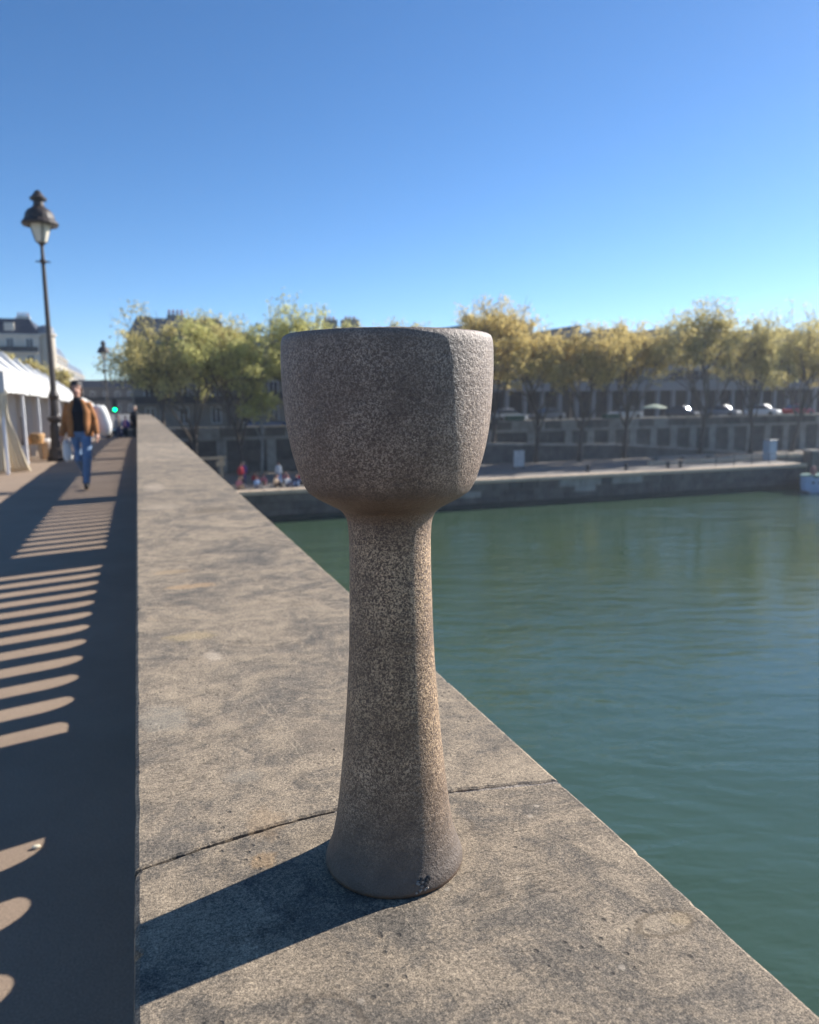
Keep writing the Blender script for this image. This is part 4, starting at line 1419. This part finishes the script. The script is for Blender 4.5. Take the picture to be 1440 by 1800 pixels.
# sunlit corner strip
cb = empty('rounded_corner_building', (-14.6, 151.5, Z_STREET))
tag(cb, 'narrow sunlit cream building corner just left of the near lamp', 'building')
G().lathe([(0, 1.5), (15.0, 1.5), (15.05, 1.8), (15.4, 1.8)], 20).build('wall', M_HAUSS, cb, smooth=False)
G().lathe([(15.4, 1.6), (16.6, 1.3), (16.9, .6), (17.0, .1)], 20).build('roof', M_ZINC, cb)
haussmann('terrace_building', 'first cream apartment block of the receding row right of the near lamp', -40, -21.5, 196, 236, 16.0, 20.0, M_HAUSS, M_ZINC, 6, chim=2)
haussmann('terrace_building', 'second cream apartment block of the receding row, behind the first', -41, -22.5, 237, 300, 15.5, 19.5, M_HAUSS, M_ZINC, 6, chim=2)
haussmann('terrace_building', 'farthest and lowest cream apartment block of the receding row', -42, -23.0, 301, 400, 13.0, 16.5, M_HAUSS, M_ZINC, 5, chim=2)
haussmann('distant_building', 'small blue grey building closing the street behind the far lamp', -16, 3, 225, 250, 5.0, 7.2, M_WALLSTONE_D, M_SLATE, 2, side=False, chim=0)
haussmann('quay_building', 'stone apartment building with zinc roof behind the leftmost quay trees', -0.5, 11.4, 100, 116, 9.4, 11.6, M_HAUSS3, M_ZINC, 4, chim=1, side=False)
haussmann('quay_building', 'lower stone building behind the trees just left of the goblet', 11.6, 29.5, 101, 116, 7.8, 9.8, M_HAUSS3, M_ZINC, 3, side=False, chim=0)
for (x, w_, h_, lab) in ((25.5, 1.9, 12.2, 'left of two brown chimney blocks peeking over the goblet rim'), (28.4, 2.3, 12.3, 'right of two brown chimney blocks peeking over the goblet rim')):
    o = G().bevbox(-w_ / 2, w_ / 2, -.8, .8, -.3, h_ - 9.8, .05).build('chimney_stack', M_WALLSTONE_L, loc=(x, 104, Z_STREET + 9.75 + 2.0))
    o.location.z = 9.8
    for q in range(3): G().lathe([(h_ - 9.82, .17), (h_ - 9.35, .13)], 8, (-.55 + q * .55, 0)).build('chimney_pot', M_TERRA, o)
    tag(o, lab, 'chimney')

# long modern building with saw-tooth roof
mb = empty('university_building', (30.5, 104, Z_STREET))
tag(mb, 'long low modern building with saw-tooth roof and dark ground floor arcade behind the right trees', 'building')
ML = 92.0
G().box(0, ML, 0.4, 18, 4.3, 13.2).build('wall', M_CONC, mb)
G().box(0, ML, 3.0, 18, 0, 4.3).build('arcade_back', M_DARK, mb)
G().box(0, ML, 0.1, .4, 4.3, 5.1).build('fascia', M_PILLAR, mb)
pl = G().bevbox(-.3, .3, .2, .8, 0, 4.3, .02).build('pillar', M_PILLAR, mb, loc=(1, 0, 0))
for k in range(1, 31): inst(pl, mb, (1 + k * 3.05, 0, 0))
bd = G().box(0, 2.7, .33, .42, 0, 1.5).build('window_band', M_GLASS, mb, loc=(.2, 0, 6))
for fl in range(3):
    for k in range(30):
        if fl or k: inst(bd, mb, (.2 + k * 3.05, 0, 6.0 + fl * 2.5))
for k in range(10):
    x0 = 10 + k * 8.4
    g = G()
    g.v = [(x0, .4, 13.21), (x0 + 8.2, .4, 13.21), (x0 + 8.2, .4, 14.5), (x0, 18, 13.21), (x0 + 8.2, 18, 13.21), (x0 + 8.2, 18, 14.5)]
    g.f = [(0, 1, 2), (3, 5, 4), (0, 3, 4, 1), (1, 4, 5, 2), (0, 2, 5, 3)]
    g.build('roof_tooth', M_ZINC, mb)

# ------------------------------------------------------------------ traffic light
tl = empty('traffic_light', (-1.72, 66, zdeck(66)))
tag(tl, 'traffic light showing green beyond the tents and the walking man', 'traffic light')
G().lathe([(0, .10), (.3, .08), (.32, .05), (2.2, .045)], 10).build('pole', M_IRON_BLACK, tl)
G().bevbox(-.19, .19, -.12, .12, 2.2, 3.25, .03).build('housing', M_IRON_BLACK, tl)
em = NT('green_signal'); em.b.inputs['Base Color'].default_value = (0, .4, .25, 1); em.b.inputs['Emission Color'].default_value = (0.0, 0.9, 0.32, 1); em.b.inputs['Emission Strength'].default_value = 4.0
ml = G(); ml.lathe([(0, .135), (.02, .12), (.03, .04)], 16)
for k, (z, m_) in enumerate(((2.40, em.m), (2.72, M_DARK), (3.04, M_DARK))):
    o = ml.build('lens', m_, tl, loc=(0, -.121, z)); o.rotation_euler = (R(90), 0, 0)

# ------------------------------------------------------------------ cars on the street
def car(loc, rz, paint, label, glint=False):
    c = empty('parked_car', loc, rz)
    tag(c, label, 'car', 'cars along the street above the quay')
    def sect(x, zb, zt, hw, hw2):
        return [(x, -hw, zb), (x, -hw, (zb + zt) / 2), (x, -hw2, zt), (x, hw2, zt), (x, hw, (zb + zt) / 2), (x, hw, zb)]
    g = G(); g.ring_loft([sect(-2.1, .35, .62, .70, .60), sect(-1.95, .25, .74, .82, .74), (sect(-1.0, .22, .88, .88, .80)), sect(.8, .22, .92, .88, .80), sect(1.8, .24, .90, .85, .76), sect(2.1, .35, .80, .76, .66)])
    g.build('body', paint, c)
    g = G(); g.ring_loft([sect(-1.05, .86, .90, .78, .77), sect(-.45, .86, 1.38, .76, .60), sect(.9, .86, 1.42, .76, .60), sect(1.75, .86, .92, .74, .72)])
    g.build('cabin_glass', M_GLASS, c)
    G().bevbox(-.42, .92, -.585, .585, 1.37, 1.45, .03).build('roof', paint, c)
    for x in (-1.3, 1.3):
        for y in (-.80, .80):
            w = G().lathe([(-.1, .20), (-.1, .31), (.1, .31), (.1, .20)], 14).build('wheel', M_IRON_BLACK, c, loc=(x, y, .31)); w.rotation_euler = (R(90), 0, 0)
    for y in (-.55, .55):
        G().ellip((-2.08, y, .62), (.06, .14, .08), 8, 5).build('headlight', M_WHITE, c, smooth=True)
    if glint:
        n_ = Vector((.289, -.713, .637)).normalized()
        w = G().bevbox(-.24, .24, -.17, .17, -.012, .012, .004).build('glint_pane', M_GLINT_PANE, c)  # small extra pane, added and tilted to send a sun glint to the camera
        w.matrix_local = Matrix.Rotation(-rz, 4, 'Z') @ Matrix.Translation(Vector((.30, -.80, 1.16))) @ n_.to_track_quat('Z', 'Y').to_matrix().to_4x4()
    return c


M_GLINT_PANE = simple('glint_pane_glass', (0.03, 0.035, 0.04), 0.22, 0.02, 1)


def paint(name, c): return simple(name, c, 0.18, 0.02, 1, spec=0.7)
CP = dict(white=paint('white_car_paint', (.75, .75, .76)), grey=paint('grey_car_paint', (.2, .21, .23)), black=paint('black_car_paint', (.02, .02, .024)), red=paint('red_car_paint', (.4, .03, .03)), blue=paint('blue_car_paint', (.05, .10, .22)), silver=paint('silver_car_paint', (.5, .52, .55)))
zr_ = Z_STREET
for (x, y, cl, lab) in ((40.2, 79, 'white', 'white car on the quay street just right of the goblet'),
                        (45.8, 80, 'grey', 'grey car on the quay street behind the first golden trees'),
                        (56.0, 79, 'silver', 'silver car on the quay street below the brightest golden tree'),
                        (64.5, 79, 'black', 'black car on the quay street with a bright glint from an added tilted pane'),
                        (71.0, 79, 'grey', 'grey car left of the leaning tree on the quay street'),
                        (77.5, 79, 'white', 'white car right behind the leaning tree on the quay street'),
                        (83.5, 79, 'red', 'red car between the leaning tree and the green book stalls'),
                        (92.0, 80, 'silver', 'silver car at the right edge of the quay street'),
                        (12.5, 78, 'blue', 'blue car on the quay street behind the dark leaning trunk'),
                        (18.0, 79, 'silver', 'silver car on the quay street left of the goblet')):
    car((x, y, zr_ + .7 if x > 38 else zr_ + .4), (R(112) if x in (64.5, 71.0, 77.5) else random.choice((0, PI))), CP[cl], lab, glint=x in (64.5, 71.0, 77.5))
# a raised carriageway carries the cars
g = G().box(34, 130, 76.5, 84, Z_STREET - .2, Z_STREET + .7)
tag(g.build('raised_street', M_ROAD), kind='structure')
g = G().box(2, 33, 76, 82, Z_STREET - .2, Z_STREET + .4)
tag(g.build('raised_street_west', M_ROAD), kind='structure')
M_GREENBOX = simple('dark_green_paint', (.03, .085, .06), .5, .2, 2)
ms_ = [(36.5, 'first green book stall box on the wall right of the goblet'), (48.5, 'green book stall box on the wall below the golden trees'), (84.5, 'green book stall box on the wall, left of a pair at the right edge'), (87.4, 'green book stall box on the wall, right of a pair at the right edge'), (20.0, 'green book stall box on the wall left of the goblet bowl')]
bx = empty('book_stall', (36.5, 72.2, -0.96))
tag(bx, ms_[0][1], 'book stall', 'green book stalls on the embankment wall')
G().bevbox(0, 2.0, -.35, .45, 0, .42, .02).build('box', M_GREENBOX, bx)
G().bevbox(-.03, 2.03, -.38, .48, .43, .50, .02).build('lid', M_GREENBOX, bx)
for x, lab in ms_[1:]:
    copy_tree(bx, (x, 72.2, -0.96), 0, lab)
ps = empty('parasol', (58.0, 76.0, Z_STREET))
tag(ps, 'pale green parasol behind the wall below the brightest golden tree', 'parasol')
G().lathe([(0, .25), (.06, .25), (.07, .03), (2.4, .03)], 10).build('pole', M_IRON, ps)
G().lathe([(2.0, 1.5), (2.1, 1.35), (2.35, .6), (2.5, .05)], 10, cap=False).build('canopy', simple('parasol_cloth', (.35, .42, .33), .8), ps)

# ------------------------------------------------------------------ quay furniture
bo = empty('mooring_bollard', (37.6, 58.2, Z_QUAY))
tag(bo, 'black bollard on the quay right of the pale notice panel', 'bollard', 'black bollards on the quay')
G().lathe([(0, .22), (.05, .22), (.08, .15), (.45, .14), (.5, .21), (.6, .20), (.64, .08)], 14).build('post', M_IRON_BLACK, bo)
for x, lab in ((41.6, 'black bollard on the quay, second from the goblet'), (46.2, 'black bollard on the quay, left one of a close pair'), (47.6, 'black bollard on the quay, right one of a close pair')):
    copy_tree(bo, (x, 58.2, Z_QUAY), 0, lab)
nb_ = empty('notice_panel', (33.2, 63.0, Z_QUAY))
tag(nb_, 'pale upright notice panel on the quay at the foot of the first golden tree', 'sign')
G().bevbox(-.55, .55, -.04, .04, .25, 1.75, .02).build('panel', simple('pale_panel', (.5, .47, .45), .7, .2, 3), nb_)
for s_ in (-1, 1): G().box(s_ * .5 - .04, s_ * .5 + .04, .041, .12, 0, 1.7).build('leg', M_IRON, nb_)
cbn = empty('quay_cabinet', (60.6, 60.6, Z_QUAY), .1)
tag(cbn, 'grey blue upright cabinet on the quay below the leaning tree', 'cabinet')
G().bevbox(-.55, .55, -.4, .4, .0, 2.0, .03).build('body', simple('grey_blue_paint', (.30, .38, .45), .5, .05), cbn)
G().bevbox(-.60, .60, -.45, .45, 2.0, 2.12, .03).build('roof', M_ZINC, cbn)
G().box(-.4, .4, -.42, -.405, .15, 1.85).build('door', simple('grey_blue_door', (.36, .44, .50), .5, .05), cbn)
rl = empty('quay_railing', (50.0, Y_QUAY + .1, Z_QUAY + .02))
tag(rl, 'thin dark railing along the pale coping towards the stone pier', 'railing')
for k in range(6): G().tube([(k * 2.1, 0, 0.07), (k * 2.1, 0, 1.1)], .03, 6).build('post', M_IRON_BLACK, rl)
for z in (.6, 1.08): G().tube([(0, 0, z), (10.5, 0, z)], .018, 5).build('rail', M_IRON_BLACK, rl)
bl_ = empty('stone_bench', (52.5, 64.0, Z_QUAY))
tag(bl_, 'long low shaded stone bench on the lower quay before the pilasters', 'bench')
G().bevbox(-4, 4, -.25, .25, .42, .55, .02).build('seat', M_WALLSTONE_L, bl_)
for s_ in (-3.4, 0, 3.4): G().box(s_ - .2, s_ + .2, -.2, .2, 0, .419).build('leg', M_WALLSTONE, bl_)
M_TIMBER = simple('pale_timber', (.48, .38, .25), .8, .15, 4)
tf = empty('timber_frame', (6.05, 62.0, Z_QUAY))
tag(tf, 'pale timber post with a long horizontal beam on the quay beyond the parapet', 'timber frame')
G().bevbox(-.10, .10, -.10, .10, 0, 2.25, .01).build('post', M_TIMBER, tf)
G().bevbox(-2.6, .35, -.08, .08, 2.02, 2.22, .01).build('beam', M_TIMBER, tf).location.y = -.185
G().bevbox(-.42, .30, -.10, .0, 1.45, 1.85, .03).build('bracket', M_TIMBER, tf).location.y = -.105
G().bevbox(-.08, .08, -.08, .08, 0, 2.02, .01).build('post', M_TIMBER, tf).location = (-2.5, -.185, 0)

kb = empty('stone_kerb', (46.5, 61.5, Z_QUAY))
tag(kb, 'low pale stone kerb behind the thin railing, running towards the pier', 'kerb')
ks = G().bevbox(0, 1.95, -.25, .25, 0, .38, .02).build('kerb_stone', M_QUAYCOPE, kb)
for k in range(1, 7): inst(ks, kb, (k * 2.0, 0, 0))
c_ = car((-0.6, 79, Z_STREET), 0.1, CP['black'], 'black car crossing behind the far end of the bridge pavement')

# ------------------------------------------------------------------ moored boat
bt = empty('moored_boat', (63.0, 53.6, Z_WATER), R(4))
tag(bt, 'blue grey barge with a pale blue bow moored at the right edge of the river', 'boat')
M_HULL = simple('hull_blue', (.10, .17, .20), .5, .2, 1)
M_BOW = simple('bow_pale_blue', (.36, .46, .60), .45, .12, 2)
M_TEAL = simple('deck_teal', (.08, .20, .19), .6, .15, 2)
def hs(x, hw, zb, zt): return [(x, -hw * .75, zb), (x, -hw, (zb + zt) * .5), (x, -hw, zt), (x, hw, zt), (x, hw, (zb + zt) * .5), (x, hw * .75, zb)]
G().ring_loft([hs(-5.6, .25, .2, 1.55), hs(-5.0, .9, -.1, 1.45), hs(-4.5, 1.25, -.2, 1.40)]).build('bow', M_BOW, bt)
G().ring_loft([hs(-4.499, 1.25, -.2, 1.40), hs(-3.9, 1.55, -.3, 1.35), hs(-2, 1.9, -.4, 1.25), hs(14, 1.9, -.4, 1.2), hs(16, 1.5, -.2, 1.3)]).build('hull', M_HULL, bt)
G().bevbox(-5.2, 15.5, -1.0, 1.0, 1.36, 1.46, .02).build('deck', M_TEAL, bt)
G().ring_loft([hs(-5.7, .3, 1.5, 1.62), hs(-4.9, 1.0, 1.46, 1.58), hs(-3.7, 1.66, 1.37, 1.5), hs(14, 1.98, 1.21, 1.36)]).build('rubbing_strake', M_TEAL, bt)
cab = G().bevbox(0, 9, -1.4, 1.4, 1.37, 2.7, .04).build('cabin', M_WHITE, bt)
G().bevbox(-.3, 9.3, -1.6, 1.6, 2.71, 2.82, .03).build('cabin_roof', M_HULL, bt)
for k in range(5): G().box(.6 + k * 1.7, 1.7 + k * 1.7, -1.43, -1.402, 1.75, 2.35).build('window', M_GLASS, bt)
for x in (-5.2, -4.8): G().ellip((x, -.70 if x < -5 else -1.05, .95), (.13, .10, .14), 10, 6).build('porthole', M_DARK, bt)
G().tube([(-3.0, 0, 1.37), (-3.0, 0, 4.2)], .05, 8).build('mast', M_IRON_BLACK, bt)
G().tube([(-3.0, 0, 4.1), (2.5, 0, 2.9)], .03, 6).build('boom', M_IRON_BLACK, bt)
fd = G().lathe([(0, .12), (.1, .25), (.5, .28), (.8, .2), (.9, .05)], 12).build('red_buoy', simple('faded_red', (.35, .14, .12), .7), loc=(58.6, 53.3, Z_WATER + 1.48))
tag(fd, 'faded red buoy standing on the bow of the moored boat', 'buoy')
blob('plant_tub', .5, .4, .35, simple('yellow_green_plants', (.30, .30, .08), .8, .4, 8), (60.6, 53.4, Z_WATER + 1.82), 9, 'yellow green plant clump on the deck of the moored boat', 'plant', .5)

# ------------------------------------------------------------------ air
t = NT('haze_air')
t.t.nodes.remove(t.b)
pv = t.n('ShaderNodeVolumePrincipled')
pv.inputs['Color'].default_value = (0.80, 0.87, 1.0, 1)
pv.inputs['Density'].default_value = 0.00040
pv.inputs['Anisotropy'].default_value = 0.35
t.l(pv.outputs[0], t.out.inputs['Volume'])
hz = G().box(-70, 150, -12, 420, -13.2, 24).build('haze', t.m)
hz['kind'] = 'stuff'
hz['label'] = 'thin bluish air between the viewer and the far bank'
